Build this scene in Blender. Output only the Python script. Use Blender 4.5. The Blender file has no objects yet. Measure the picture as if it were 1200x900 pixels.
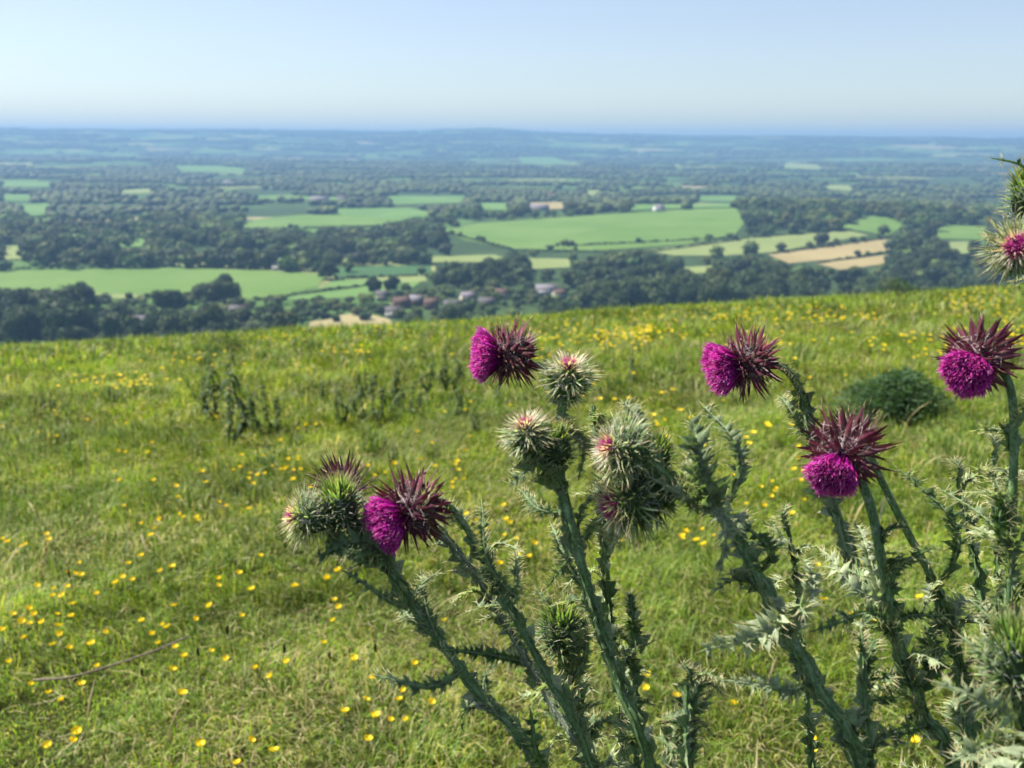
import bpy, math, random
import numpy as np
rng = np.random.default_rng(7)
random.seed(7)
sc = bpy.context.scene
COL = sc.collection
PI = math.pi

# ------------------------------------------------------------------ camera
CAM = np.array([0, 0, 1.25])
FPX = 1152.0
pt = math.atan((450 - 163) / FPX)
ro = math.radians(0.35)
Fw = np.array([0, math.cos(pt), -math.sin(pt)])
R0 = np.array([1.0, 0, 0]); U0 = np.array([0, math.sin(pt), math.cos(pt)])
Rt = R0 * math.cos(ro) + U0 * math.sin(ro)
Up = U0 * math.cos(ro) - R0 * math.sin(ro)

def ray(px, py):
    return Fw + Rt * ((px - 600) / FPX) + Up * ((450 - py) / FPX)
def P(px, py, d):                                   # point seen at (px,py) of the photograph, d metres deep
    return CAM + ray(px, py) * d
def proj(pts):
    v = np.asarray(pts) - CAM
    d = v @ Fw
    return 600 + FPX * (v @ Rt) / d, 450 - FPX * (v @ Up) / d, d

# ------------------------------------------------------------------ noise + terrain
def _h(ix, iy, s):
    n = (ix.astype(np.int64) * 374761393 + iy.astype(np.int64) * 668265263 + s * 144665) & 0x7fffffff
    n = ((n ^ (n >> 13)) * 1274126177) & 0x7fffffff
    return ((n ^ (n >> 16)) & 0xffff) / 65535.0
def vnoise(x, y, s=0):
    x = np.asarray(x, float); y = np.asarray(y, float)
    ix = np.floor(x); iy = np.floor(y); fx = x - ix; fy = y - iy
    fx = fx * fx * (3 - 2 * fx); fy = fy * fy * (3 - 2 * fy)
    a = _h(ix, iy, s); b = _h(ix + 1, iy, s); c = _h(ix, iy + 1, s); d = _h(ix + 1, iy + 1, s)
    return a + (b - a) * fx + (c - a) * fy + (a - b - c + d) * fx * fy
def sstep(a, b, x):
    t = np.clip((x - a) / (b - a), 0, 1); return t * t * (3 - 2 * t)

def height(x, y):
    x = np.asarray(x, float); y = np.asarray(y, float)
    yy = np.clip(y, 0, 50); ys = np.maximum(y, -20)
    hill = -0.029 * ys - 0.0047 * yy ** 2 - 0.47 * np.maximum(y - 50, 0) + 0.068 * 60 * np.tanh(x / 60)
    r = np.hypot(x, y)
    amp = sstep(2, 12, r)
    hill = hill + (vnoise(x * 0.55, y * 0.55, 3) - .5) * 0.10 * amp + (vnoise(x * 1.9, y * 1.9, 4) - .5) * 0.05
    plain = -122 + 24 * np.exp(-((x - 420) / 480) ** 2 - ((y - 1500) / 380) ** 2)
    und = sstep(2500, 7000, r)
    plain = plain + und * (1 - sstep(5500, 10000, r)) * 45 * (vnoise(x / 1700 + 5, y / 1500, 11) - .35)
    u = x / np.maximum(np.abs(y), 1)
    far = sstep(5500, 10000, r)
    ridge = 180 + 30 * np.exp(-((u + .04) / .05) ** 2) - 20 * sstep(0.0, .07, u) - 8 * sstep(.12, .5, u) + 20 * (vnoise(u * 14, r / 1800, 21) - .5) + 12 * (vnoise(u * 45, r / 700, 22) - .5)
    plain = plain + far * ridge
    k = 6.0
    t = (hill - plain) / k
    return plain + k * np.where(t > 30, t, np.log1p(np.exp(np.minimum(t, 30))))

_TS = {}
def hit(px, py, off=0.0, tmin=0.4):
    """first point of the terrain (raised by off) seen through (px,py)"""
    d = ray(px, py)
    if tmin not in _TS: _TS[tmin] = np.geomspace(tmin, 28000, 1400)
    ts = _TS[tmin]
    for _ in range(3):
        q = CAM + d * ts[:, None]; g = q[:, 2] - height(q[:, 0], q[:, 1]) - off
        k = int(np.argmax(g < 0))
        if not (g < 0).any(): return CAM + d * 12000
        ts = np.linspace(ts[max(0, k - 1)], ts[k], 24)
    return CAM + d * ts[min(k, 23)]
def hit_plain(px, py):
    return hit(px, py, 0, 140.0)

# ------------------------------------------------------------------ mesh collector
class MB:
    def __init__(s): s.v = []; s.f = []; s.c = []; s.n = 0
    def add(s, v, f, c):
        v = np.asarray(v, np.float64).reshape(-1, 3)
        c = np.broadcast_to(np.asarray(c, np.float32), (len(v), 3)) if np.ndim(c) < 2 else np.asarray(c, np.float32).reshape(-1, 3)
        s.v.append(v); s.f.append(np.asarray(f, np.int64).reshape(-1, 4) + s.n); s.c.append(c); s.n += len(v)
    def build(s, name, mat, parent=None, origin=(0, 0, 0), smooth=True):
        V = np.concatenate(s.v); F = np.concatenate(s.f); C = np.concatenate(s.c)
        V = V - np.asarray(origin)
        tri = F[:, 3] == F[:, 2]
        me = bpy.data.meshes.new(name)
        if tri.any():
            cnt = np.where(tri, 3, 4); tot = int(cnt.sum())
            m = np.ones(F.shape, bool); m[tri, 3] = False
            loops = F[m]
        else:
            cnt = np.full(len(F), 4); tot = len(F) * 4; loops = F.ravel()
        st = np.concatenate([[0], np.cumsum(cnt)[:-1]])
        me.vertices.add(len(V)); me.loops.add(tot); me.polygons.add(len(F))
        me.vertices.foreach_set('co', V.astype(np.float32).ravel())
        me.loops.foreach_set('vertex_index', loops.astype(np.int32))
        me.polygons.foreach_set('loop_start', st.astype(np.int32))
        me.polygons.foreach_set('loop_total', cnt.astype(np.int32))
        if smooth: me.polygons.foreach_set('use_smooth', np.ones(len(F), bool))
        a = me.color_attributes.new('Col', 'FLOAT_COLOR', 'POINT')
        a.data.foreach_set('color', np.concatenate([C, np.ones((len(C), 1), np.float32)], 1).astype(np.float32).ravel())
        me.update(calc_edges=True); me.validate(clean_customdata=False)
        me.materials.append(mat)
        o = bpy.data.objects.new(name, me); COL.objects.link(o)
        if parent: o.parent = parent
        else: o.location = origin
        return o

def norm(a): return a / np.maximum(np.linalg.norm(a, axis=-1, keepdims=True), 1e-9)

def rib(mb, Pt, W, S, C, fold=0.0):
    """batch of ribbons: Pt[N,K,3], W[N,K] half widths, S[N,3] side vectors, C[N,K,3]"""
    Pt = np.asarray(Pt, float); N, K = Pt.shape[:2]
    S = np.asarray(S, float)
    if S.ndim == 2: S = S[:, None, :] * np.ones((1, K, 1))
    W = np.broadcast_to(W, (N, K))[..., None]
    C = np.broadcast_to(C, (N, K, 3))
    if fold:
        T = np.gradient(Pt, axis=1); Nn = norm(np.cross(T, S))
        V = np.stack([Pt - S * W, Pt + Nn * W * fold, Pt + S * W], 2)      # N,K,3,3
        CC = np.repeat(C[:, :, None, :], 3, 2); A = 3
    else:
        V = np.stack([Pt - S * W, Pt + S * W], 2); CC = np.repeat(C[:, :, None, :], 2, 2); A = 2
    idx = np.arange(N * K * A).reshape(N, K, A)
    f = np.stack([idx[:, :-1, :-1], idx[:, :-1, 1:], idx[:, 1:, 1:], idx[:, 1:, :-1]], -1).reshape(-1, 4)
    mb.add(V.reshape(-1, 3), f, CC.reshape(-1, 3))

def crom(pts, n=10):
    p = np.asarray(pts, float); p = np.vstack([2 * p[0] - p[1], p, 2 * p[-1] - p[-2]])
    out = []
    for i in range(1, len(p) - 2):
        t = np.linspace(0, 1, n, endpoint=False)[:, None]
        a, b, c, d = p[i - 1], p[i], p[i + 1], p[i + 2]
        out.append(.5 * ((2 * b) + (-a + c) * t + (2 * a - 5 * b + 4 * c - d) * t ** 2 + (-a + 3 * b - 3 * c + d) * t ** 3))
    out.append(p[-2][None]); return np.vstack(out)

def frames(path):
    T = norm(np.gradient(path, axis=0)); A = np.zeros_like(T)
    ref = np.array([0.3, -1, .1]); ref = ref / np.linalg.norm(ref)
    a = norm(ref - T[0] * (ref @ T[0]))
    for i in range(len(path)):
        a = a - T[i] * (a @ T[i]); a = a / np.linalg.norm(a); A[i] = a
    return T, A, np.cross(T, A)

def tube(mb, path, rad, sides=10, col=(.1, .15, .1), rib_amp=0.0, colf=None):
    path = np.asarray(path, float); K = len(path)
    T, A, B = frames(path)
    ang = np.linspace(0, 2 * PI, sides, endpoint=False)
    rr = 1 + rib_amp * np.cos(ang * (sides // 2))
    rad = np.broadcast_to(rad, (K,))
    V = path[:, None] + rad[:, None, None] * rr[None, :, None] * (A[:, None] * np.cos(ang)[None, :, None] + B[:, None] * np.sin(ang)[None, :, None])
    idx = np.arange(K * sides).reshape(K, sides); nx = np.roll(idx, -1, 1)
    f = np.stack([idx[:-1], nx[:-1], nx[1:], idx[1:]], -1).reshape(-1, 4)
    C = np.broadcast_to(col, (K * sides, 3)) if colf is None else colf(V.reshape(-1, 3))
    mb.add(V.reshape(-1, 3), f, C)
    for k in (0, K - 1):                                     # caps
        c = len(V.reshape(-1, 3))
        vv = np.vstack([V[k], path[k][None]])
        ii = np.arange(sides)
        mb.add(vv, np.stack([ii, np.roll(ii, -1), np.full(sides, sides), np.full(sides, sides)], -1), C[0] if np.ndim(C) > 1 else col)

def ico(sub):
    import bmesh
    bm = bmesh.new(); bmesh.ops.create_icosphere(bm, subdivisions=sub, radius=1)
    v = np.array([q.co[:] for q in bm.verts]); f = np.array([[q.index for q in p.verts] for p in bm.faces]); bm.free()
    return v, np.column_stack([f, f[:, 2]])
ICO1, ICO2, ICO3 = ico(1), ico(2), ico(3)

# ------------------------------------------------------------------ materials
def nodes_mat(name):
    m = bpy.data.materials.new(name); m.use_nodes = True
    nt = m.node_tree; nt.nodes.clear(); out = nt.nodes.new('ShaderNodeOutputMaterial'); return m, nt, out
def N(nt, t, **kw):
    n = nt.nodes.new(t)
    for k, v in kw.items():
        if k.startswith('i_'): n.inputs[int(k[2:]) if k[2:].isdigit() else k[2:].replace('_', ' ')].default_value = v
        else: setattr(n, k, v)
    return n
def attr_mat(name, rough=.6, transl=.25, spec=.3, nscale=0, namp=.3, tint=(1, 1, 1), coat=0, coords='pos', big=0):
    m, nt, out = nodes_mat(name); L = nt.links
    a = N(nt, 'ShaderNodeAttribute', attribute_name='Col'); colr = a.outputs['Color']
    geo = N(nt, 'ShaderNodeNewGeometry')
    for sc_, am in ((nscale, namp), (big, .45)):
        if sc_:
            no = N(nt, 'ShaderNodeTexNoise'); no.inputs['Scale'].default_value = sc_; no.inputs['Detail'].default_value = 3
            L.new(geo.outputs['Position'], no.inputs['Vector'])
            mr = N(nt, 'ShaderNodeMapRange'); mr.inputs[1].default_value = .3; mr.inputs[2].default_value = .7
            am = .2 if sc_ == 1.1 else am; mr.inputs[3].default_value = 1 - am; mr.inputs[4].default_value = 1 + am; L.new(no.outputs['Fac'], mr.inputs[0])
            vm = N(nt, 'ShaderNodeVectorMath', operation='SCALE'); L.new(colr, vm.inputs[0]); L.new(mr.outputs[0], vm.inputs['Scale'])
            colr = vm.outputs[0]
    b = N(nt, 'ShaderNodeBsdfPrincipled'); b.inputs['Roughness'].default_value = rough
    b.inputs['Specular IOR Level'].default_value = spec; L.new(colr, b.inputs['Base Color'])
    sh = b.outputs[0]
    if transl:
        tr = N(nt, 'ShaderNodeBsdfTranslucent')
        vm = N(nt, 'ShaderNodeVectorMath', operation='MULTIPLY'); L.new(colr, vm.inputs[0]); vm.inputs[1].default_value = tint; L.new(vm.outputs[0], tr.inputs['Color'])
        mx = N(nt, 'ShaderNodeMixShader'); mx.inputs[0].default_value = transl
        L.new(sh, mx.inputs[1]); L.new(tr.outputs[0], mx.inputs[2]); sh = mx.outputs[0]
    L.new(sh, out.inputs['Surface']); return m

M_plant = attr_mat('thistle_green', .6, .36, .22, 260, .3, (1.5, 1.7, .7))
M_stem = attr_mat('thistle_stem', .6, 0, .25, 500, .35)
M_bract = attr_mat('thistle_bract', .5, .12, .4, 300, .25, (1.5, 1, 1))
M_floret = attr_mat('floret_magenta', .45, .35, .3, 0, 0, (1.2, 1, 1.2))
M_wool = attr_mat('plant_wool', .8, .3, .1)
M_grass = attr_mat('meadow_grass', .5, .42, .3, 7.0, .25, (1.5, 1.5, .6), big=1.1)
M_petal = attr_mat('buttercup_petal', .5, .3, .3, 0, 0, (1.1, 1, .6))
M_leaf = attr_mat('weed_leaf', .7, .3, .15, 60, .25, (1.4, 1.6, .6))
M_crown = attr_mat('tree_foliage', .65, .12, .2, .35, .35, (1.4, 1.6, .6))
M_bark = attr_mat('tree_bark', .85, 0, .1, 3, .3)
M_twig = attr_mat('dry_twig_bark', .8, 0, .2, 150, .4)
M_wall = attr_mat('house_wall', .85, 0, .1, 1.5, .12)
M_roof = attr_mat('roof_tiles', .8, 0, .15, 2.0, .2)
M_glass = attr_mat('window_glass', .1, 0, .6)

def field_mat(name, c1, c2, lines=.15, ang=0.3, period=5.0):
    m, nt, out = nodes_mat(name); L = nt.links
    geo = N(nt, 'ShaderNodeNewGeometry')
    no = N(nt, 'ShaderNodeTexNoise'); no.inputs['Scale'].default_value = .012; no.inputs['Detail'].default_value = 6; no.inputs['Roughness'].default_value = .6
    L.new(geo.outputs['Position'], no.inputs['Vector'])
    cr = N(nt, 'ShaderNodeMix', data_type='RGBA'); cr.inputs[6].default_value = (*c1, 1); cr.inputs[7].default_value = (*c2, 1)
    mr = N(nt, 'ShaderNodeMapRange'); mr.inputs[1].default_value = .35; mr.inputs[2].default_value = .65
    L.new(no.outputs['Fac'], mr.inputs[0]); L.new(mr.outputs[0], cr.inputs[0])
    mp = N(nt, 'ShaderNodeMapping'); mp.inputs['Rotation'].default_value = (0, 0, ang); L.new(geo.outputs['Position'], mp.inputs['Vector'])
    wv = N(nt, 'ShaderNodeTexWave'); wv.inputs['Scale'].default_value = 1 / period / 3; wv.inputs['Distortion'].default_value = .6; wv.inputs['Detail'].default_value = 1
    L.new(mp.outputs[0], wv.inputs['Vector'])
    mr2 = N(nt, 'ShaderNodeMapRange'); mr2.inputs[3].default_value = 1 - lines; mr2.inputs[4].default_value = 1 + lines; L.new(wv.outputs['Fac'], mr2.inputs[0])
    vm = N(nt, 'ShaderNodeVectorMath', operation='SCALE'); L.new(cr.outputs[2], vm.inputs[0]); L.new(mr2.outputs[0], vm.inputs['Scale'])
    b = N(nt, 'ShaderNodeBsdfPrincipled'); b.inputs['Roughness'].default_value = .9; b.inputs['Specular IOR Level'].default_value = .1
    L.new(vm.outputs[0], b.inputs['Base Color']); L.new(b.outputs[0], out.inputs['Surface']); return m

def meadow_soil():
    m, nt, out = nodes_mat('meadow_turf'); L = nt.links
    geo = N(nt, 'ShaderNodeNewGeometry')
    n1 = N(nt, 'ShaderNodeTexNoise'); n1.inputs['Scale'].default_value = 14; n1.inputs['Detail'].default_value = 8; n1.inputs['Roughness'].default_value = .7
    L.new(geo.outputs['Position'], n1.inputs['Vector'])
    cr = N(nt, 'ShaderNodeValToRGB'); e = cr.color_ramp.elements
    e[0].position = .35; e[0].color = (.018, .022, .006, 1); e[1].position = .7; e[1].color = (.06, .065, .02, 1)
    L.new(n1.outputs['Fac'], cr.inputs[0])
    bp = N(nt, 'ShaderNodeBump'); bp.inputs['Strength'].default_value = .8; bp.inputs['Distance'].default_value = .03; L.new(n1.outputs['Fac'], bp.inputs['Height'])
    b = N(nt, 'ShaderNodeBsdfPrincipled'); b.inputs['Roughness'].default_value = .95; b.inputs['Specular IOR Level'].default_value = .05
    L.new(cr.outputs[0], b.inputs['Base Color']); L.new(bp.outputs[0], b.inputs['Normal']); L.new(b.outputs[0], out.inputs['Surface']); return m

def plain_mat():
    m, nt, out = nodes_mat('valley_patchwork'); L = nt.links
    geo = N(nt, 'ShaderNodeNewGeometry')
    wp = N(nt, 'ShaderNodeTexNoise'); wp.inputs['Scale'].default_value = .0016; wp.inputs['Detail'].default_value = 2; L.new(geo.outputs['Position'], wp.inputs['Vector'])
    sc1 = N(nt, 'ShaderNodeVectorMath', operation='MULTIPLY_ADD'); L.new(wp.outputs['Color'], sc1.inputs[0]); sc1.inputs[1].default_value = (260, 260, 0); L.new(geo.outputs['Position'], sc1.inputs[2])
    vo = N(nt, 'ShaderNodeTexVoronoi'); vo.inputs['Scale'].default_value = .0042; L.new(sc1.outputs[0], vo.inputs['Vector'])
    cr = N(nt, 'ShaderNodeValToRGB'); cr.color_ramp.interpolation = 'CONSTANT'
    e = cr.color_ramp.elements; e[0].position = 0; e[0].color = (.035, .060, .022, 1); e[1].position = .42; e[1].color = (.07, .13, .035, 1)
    for p, c in ((.60, (.10, .17, .045)), (.72, (.045, .075, .025)), (.82, (.17, .19, .07)), (.90, (.24, .21, .11)), (.95, (.05, .1, .03))):
        q = e.new(p); q.color = (*c, 1)
    sx = N(nt, 'ShaderNodeSeparateColor'); L.new(vo.outputs['Color'], sx.inputs[0]); L.new(sx.outputs[0], cr.inputs[0])
    n1 = N(nt, 'ShaderNodeTexNoise'); n1.inputs['Scale'].default_value = .03; n1.inputs['Detail'].default_value = 7; n1.inputs['Roughness'].default_value = .65
    L.new(geo.outputs['Position'], n1.inputs['Vector'])
    mr = N(nt, 'ShaderNodeMapRange'); mr.inputs[1].default_value = .3; mr.inputs[2].default_value = .7; mr.inputs[3].default_value = .7; mr.inputs[4].default_value = 1.25; L.new(n1.outputs['Fac'], mr.inputs[0])
    vm = N(nt, 'ShaderNodeVectorMath', operation='SCALE'); L.new(cr.outputs[0], vm.inputs[0]); L.new(mr.outputs[0], vm.inputs['Scale'])
    b = N(nt, 'ShaderNodeBsdfPrincipled'); b.inputs['Roughness'].default_value = .95; b.inputs['Specular IOR Level'].default_value = .05
    L.new(vm.outputs[0], b.inputs['Base Color']); L.new(b.outputs[0], out.inputs['Surface']); return m

# ------------------------------------------------------------------ naming
def tag(o, label=None, cat=None, group=None, kind=None):
    if label: o['label'] = label
    if cat: o['category'] = cat
    if group: o['group'] = group
    if kind: o['kind'] = kind
    return o
def empty(name, loc, label=None, cat=None, group=None):
    o = bpy.data.objects.new(name, None); COL.objects.link(o); o.location = loc; o.empty_display_size = .1
    return tag(o, label, cat, group)
def copy_tree(o, parent=None):
    c = o.copy(); COL.objects.link(c)
    if parent: c.parent = parent
    for ch in o.children: copy_tree(ch, c)
    return c

# ------------------------------------------------------------------ world, sun, haze
SUN_AZ = math.radians(-68)     # from +Y towards -X (left of the view)
SUN_EL = math.radians(54)
w = bpy.data.worlds.new('World'); sc.world = w; w.use_nodes = True
nt = w.node_tree; nt.nodes.clear()
sky = nt.nodes.new('ShaderNodeTexSky'); sky.sky_type = 'NISHITA'; sky.sun_disc = False
sky.sun_elevation = SUN_EL; sky.sun_rotation = SUN_AZ
sky.altitude = 200; sky.air_density = 1.0; sky.dust_density = .5; sky.ozone_density = 3.0
bg = nt.nodes.new('ShaderNodeBackground'); bg.inputs[1].default_value = .064
wo = nt.nodes.new('ShaderNodeOutputWorld'); hs = nt.nodes.new('ShaderNodeHueSaturation'); hs.inputs['Saturation'].default_value = .80; hs.inputs['Hue'].default_value = .513; nt.links.new(sky.outputs[0], hs.inputs['Color']); nt.links.new(hs.outputs[0], bg.inputs[0]); nt.links.new(bg.outputs[0], wo.inputs[0])
sl = bpy.data.lights.new('sun', 'SUN'); sl.energy = 5.0; sl.angle = math.radians(.5); sl.color = (1, .94, .84)
so = bpy.data.objects.new('sun', sl); COL.objects.link(so)
from mathutils import Vector
sd = Vector((math.sin(SUN_AZ) * math.cos(SUN_EL), math.cos(SUN_AZ) * math.cos(SUN_EL), math.sin(SUN_EL)))
so.rotation_euler = sd.to_track_quat('Z', 'Y').to_euler()
so.location = (0, 0, 30)

HAZE = True
if HAZE:
    B = 13100; top = 108; bot = -132
    v = np.array([[x, y, z] for z in (bot, top) for y in (-B, B) for x in (-B, B)], float)
    mb = MB(); mb.add(v, [[0, 2, 3, 1], [4, 5, 7, 6], [0, 1, 5, 4], [2, 6, 7, 3], [0, 4, 6, 2], [1, 3, 7, 5]], (1, 1, 1))
    m, nt, out = nodes_mat('haze_air')
    pv = nt.nodes.new('ShaderNodeVolumePrincipled'); pv.inputs['Color'].default_value = (.24, .42, .70, 1)
    pv.inputs['Density'].default_value = 1.6e-4; pv.inputs['Anisotropy'].default_value = 0.1
    pv.inputs['Absorption Color'].default_value = (0, 0, 0, 1)
    nt.links.new(pv.outputs[0], out.inputs['Volume'])
    o = mb.build('haze', m, smooth=False); tag(o, kind='stuff', label='pale blue haze over the valley', cat='haze')

# ------------------------------------------------------------------ ground
rs = np.concatenate([np.geomspace(.35, 60, 210), np.geomspace(62, 12800, 250)])
th = np.concatenate([np.linspace(-PI, -.75, 60, endpoint=False), np.linspace(-.75, .75, 620, endpoint=False), np.linspace(.75, PI, 60, endpoint=False)])
RR, TH = np.meshgrid(rs, th, indexing='ij')
X = RR * np.sin(TH); Y = RR * np.cos(TH); Z = height(X, Y)
V = np.stack([X, Y, Z], -1).reshape(-1, 3)
idx = np.arange(len(rs) * len(th)).reshape(len(rs), len(th)); nx = np.roll(idx, -1, 1)
f = np.stack([idx[:-1], idx[1:], nx[1:], nx[:-1]], -1).reshape(-1, 4)
mb = MB(); mb.add(V, f, (1, 1, 1))
c0 = np.array([[0, 0, float(height(0, 0))]])
ii = idx[0]; mb.add(np.vstack([V[ii], c0]), np.stack([np.arange(len(ii)), np.roll(np.arange(len(ii)), -1), np.full(len(ii), len(ii)), np.full(len(ii), len(ii))], -1), (1, 1, 1))
g = mb.build('ground', meadow_soil()); tag(g, kind='structure')
g.data.materials.append(plain_mat())
fr = np.repeat(rs[:-1], len(th)); mi = np.zeros(len(g.data.polygons), np.int32); mi[:len(fr)] = (fr > 150)
g.data.polygons.foreach_set('material_index', mi)

# ------------------------------------------------------------------ fields of the valley
GREEN1 = field_mat('field_bright_grass', (.082, .15, .028), (.112, .18, .042), .04, .2)
GREEN2 = field_mat('field_mid_grass', (.075, .15, .035), (.11, .19, .05), .05, 1.2)
GREEN3 = field_mat('field_pale_grass', (.145, .185, .06), (.185, .22, .078), .06, .9)
SAND = field_mat('field_stubble', (.22, .185, .085), (.27, .22, .105), .10, -.35, 4)
STRAW = field_mat('field_dry_grass', (.21, .18, .09), (.28, .24, .12), .0, 0)
DARKF = field_mat('field_dark_crop', (.035, .085, .03), (.05, .11, .035), .04, .5)
FIELDS = [
 ('green', GREEN1, [(-40,317),(0,318),(200,314),(300,317),(385,322),(372,336),(340,345),(300,350),(260,352),(180,345),(60,344),(-40,342)]),
 ('darkcrop', DARKF, [(385,313),(505,311),(505,322),(470,327),(392,326)]),
 ('pale', GREEN3, [(205,306),(285,306),(285,313),(205,313)]),
 ('pale', GREEN3, [(395,303),(425,303),(425,308),(395,308)]),
 ('mid', GREEN2, [(375,338),(395,328),(470,328),(500,326),(480,340),(440,348),(330,352)]),
 ('pale', GREEN3, [(440,324),(498,322),(500,330),(450,332)]),
 ('green', GREEN1, [(275,262),(310,256),(350,252),(455,252),(475,258),(440,264),(275,268)]),
 ('mid', GREEN2, [(380,245),(480,244),(520,252),(470,257),(400,252)]),
 ('green', GREEN1, [(515,270),(560,262),(700,252),(800,246),(862,244),(872,262),(860,277),(800,287),(700,294),(600,292),(545,282)]),
 ('pale', GREEN3, [(755,294),(870,279),(990,270),(1018,276),(960,286),(905,296),(850,300),(790,300)]),
 ('sand', SAND, [(900,299),(965,288),(1045,280),(1058,292),(1000,302),(925,309)]),
 ('sand', SAND, [(955,309),(1000,304),(1040,299),(1035,310),(985,317)]),
 ('mid', GREEN1, [(985,267),(1012,255),(1040,255),(1060,266),(1040,276)]),
 ('green', GREEN1, [(1100,264),(1160,266),(1155,282),(1098,280)]),
 ('pale', GREEN3, [(1110,284),(1140,283),(1135,297),(1112,300)]),
 ('pale', GREEN3, [(500,301),(580,299),(592,303),(560,308),(500,308)]),
 ('mid', GREEN3, [(620,303),(668,304),(668,314),(624,316)]),
 ('pale', GREEN3, [(800,314),(835,312),(835,320),(802,322)]),
 ('straw', STRAW, [(362,379),(385,372),(410,369),(436,370),(456,375),(464,384),(362,386)]),
 ('pale', GREEN3, [(110,344),(170,346),(170,352),(112,350)]),
 ('green', GREEN3, [(140,223),(180,221),(180,226),(142,227)]),
 ('green', GREEN2, [(0,212),(62,213),(62,219),(0,219)]),
 ('green', GREEN2, [(205,194),(255,194),(290,198),(285,203),(208,201)]),
 ('green', GREEN2, [(0,228),(40,228),(36,236),(0,236)]),
 ('mid', GREEN2, [(605,184),(650,184),(680,191),(640,194),(608,191)]),
 ('tan', SAND, [(616,238),(664,237),(664,245),(618,246)]),
 ('tan', GREEN3, [(686,223),(702,223),(702,229),(688,230)]),
 ('mid', GREEN2, [(815,230),(862,230),(862,236),(815,236)]),
 ('mid', GREEN2, [(735,240),(820,240),(870,238),(870,243),(740,247)]),
 ('tan', GREEN3, [(965,216),(1000,218),(998,224),(968,222)]),
 ('tan', GREEN3, [(918,190),(962,194),(962,199),(920,197)]),
 ('mid', GREEN2, [(560,238),(600,238),(600,247),(560,246)]),
 ('mid', GREEN2, [(455,230),(545,230),(545,238),(458,240)]),
 ('mid', GREEN2, [(25,240),(60,238),(58,252),(28,254)]),
 ('mid', GREEN2, [(135,283),(175,282),(175,290),(137,290)]),
 ('tan', GREEN3, [(0,290),(28,288),(28,304),(0,306)]),
]
def resample(poly, n=6):
    o = []
    for i in range(len(poly)):
        a = np.array(poly[i]); b = np.array(poly[(i + 1) % len(poly)])
        for t in np.linspace(0, 1, n, endpoint=False): o.append(a + (b - a) * t)
    return o
FIELD_W = []
for k, (nm, mt, poly) in enumerate(FIELDS):
    w3 = np.array([hit_plain(*q)[:2] for q in poly])
    FIELD_W.append(w3)
    import bmesh
    bm = bmesh.new()
    # grid-clipped sheet that follows the land
    vs = [bm.verts.new((p[0], p[1], 0)) for p in np.array([w3[i] + (w3[(i + 1) % len(w3)] - w3[i]) * t for i in range(len(w3)) for t in (0, .25, .5, .75)])]
    bm.faces.new(vs)
    x0, y0 = w3.min(0); x1, y1 = w3.max(0)
    for i in range(1, 14):
        for (co, no) in (((x0 + (x1 - x0) * i / 14, 0, 0), (1, 0, 0)), ((0, y0 + (y1 - y0) * i / 14, 0), (0, 1, 0))):
            bmesh.ops.bisect_plane(bm, geom=bm.verts[:] + bm.edges[:] + bm.faces[:], plane_co=co, plane_no=no)
    for v_ in bm.verts: v_.co.z = float(height(v_.co.x, v_.co.y)) + .35 + .02 * k
    for f_ in bm.faces:
        f_.normal_update()
        if f_.normal.z < 0: f_.normal_flip()
    me = bpy.data.meshes.new('field'); bm.to_mesh(me); bm.free(); me.materials.append(mt)
    o = bpy.data.objects.new('field', me); COL.objects.link(o); tag(o, kind='structure')

def in_poly(px, py, poly):
    px = np.asarray(px); py = np.asarray(py); c = np.zeros(px.shape, bool); n = len(poly)
    for i in range(n):
        x1, y1 = poly[i]; x2, y2 = poly[(i + 1) % n]
        cond = ((y1 > py) != (y2 > py)) & (px < (x2 - x1) * (py - y1) / ((y2 - y1) or 1e-9) + x1)
        c ^= cond
    return c

# ------------------------------------------------------------------ trees
def crown_mesh(seed, n=2600, kind=0):
    r = np.random.default_rng(seed); mb = MB()
    nl = 13 if kind != 2 else 8
    lobes = []
    for i in range(nl):
        a = r.uniform(0, 2 * PI); rad = r.uniform(.1, .55) if i else 0
        z = r.uniform(.24, .90) if i else .58
        lobes.append((rad * math.cos(a), rad * math.sin(a), z, r.uniform(.17, .34) if i else .40))
    L = np.array(lobes)
    base = {0: (.040, .068, .018), 1: (.062, .090, .026), 2: (.030, .052, .022)}[kind]
    v, f = ICO2
    for lx, ly, lz, lr in L:
        d = 1 + .18 * (r.random(len(v)) - .5)
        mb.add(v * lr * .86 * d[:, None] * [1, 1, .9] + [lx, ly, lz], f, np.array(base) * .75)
    k = r.integers(0, nl, n); d = norm(r.normal(size=(n, 3))); d[:, 2] = np.where(d[:, 2] < -.5, -d[:, 2], d[:, 2]); d = norm(d)
    c = L[k, :3] + d * L[k, 3:4] * r.uniform(.82, 1.18, (n, 1)) * [1, 1, .92]
    a = norm(np.cross(d, r.normal(size=(n, 3)))); nn = norm(d + .7 * r.normal(size=(n, 3))); a = norm(a - nn * (a * nn).sum(1, keepdims=True)); b = np.cross(nn, a)
    s = r.uniform(.022, .05, (n, 1))
    q = np.stack([c - a * s - b * s * .4, c + b * s - a * .3 * s, c + a * s + b * s * .3, c - b * s + a * .2 * s], 1)
    col = np.array(base) * r.uniform(.7, 1.45, (n, 1)) * (1 + .12 * r.normal(size=(n, 3)) * [1, .5, .5])
    mb.add(q.reshape(-1, 3), np.arange(4 * n).reshape(n, 4), np.repeat(np.clip(col, .004, 1), 4, 0))
    return mb
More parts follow.
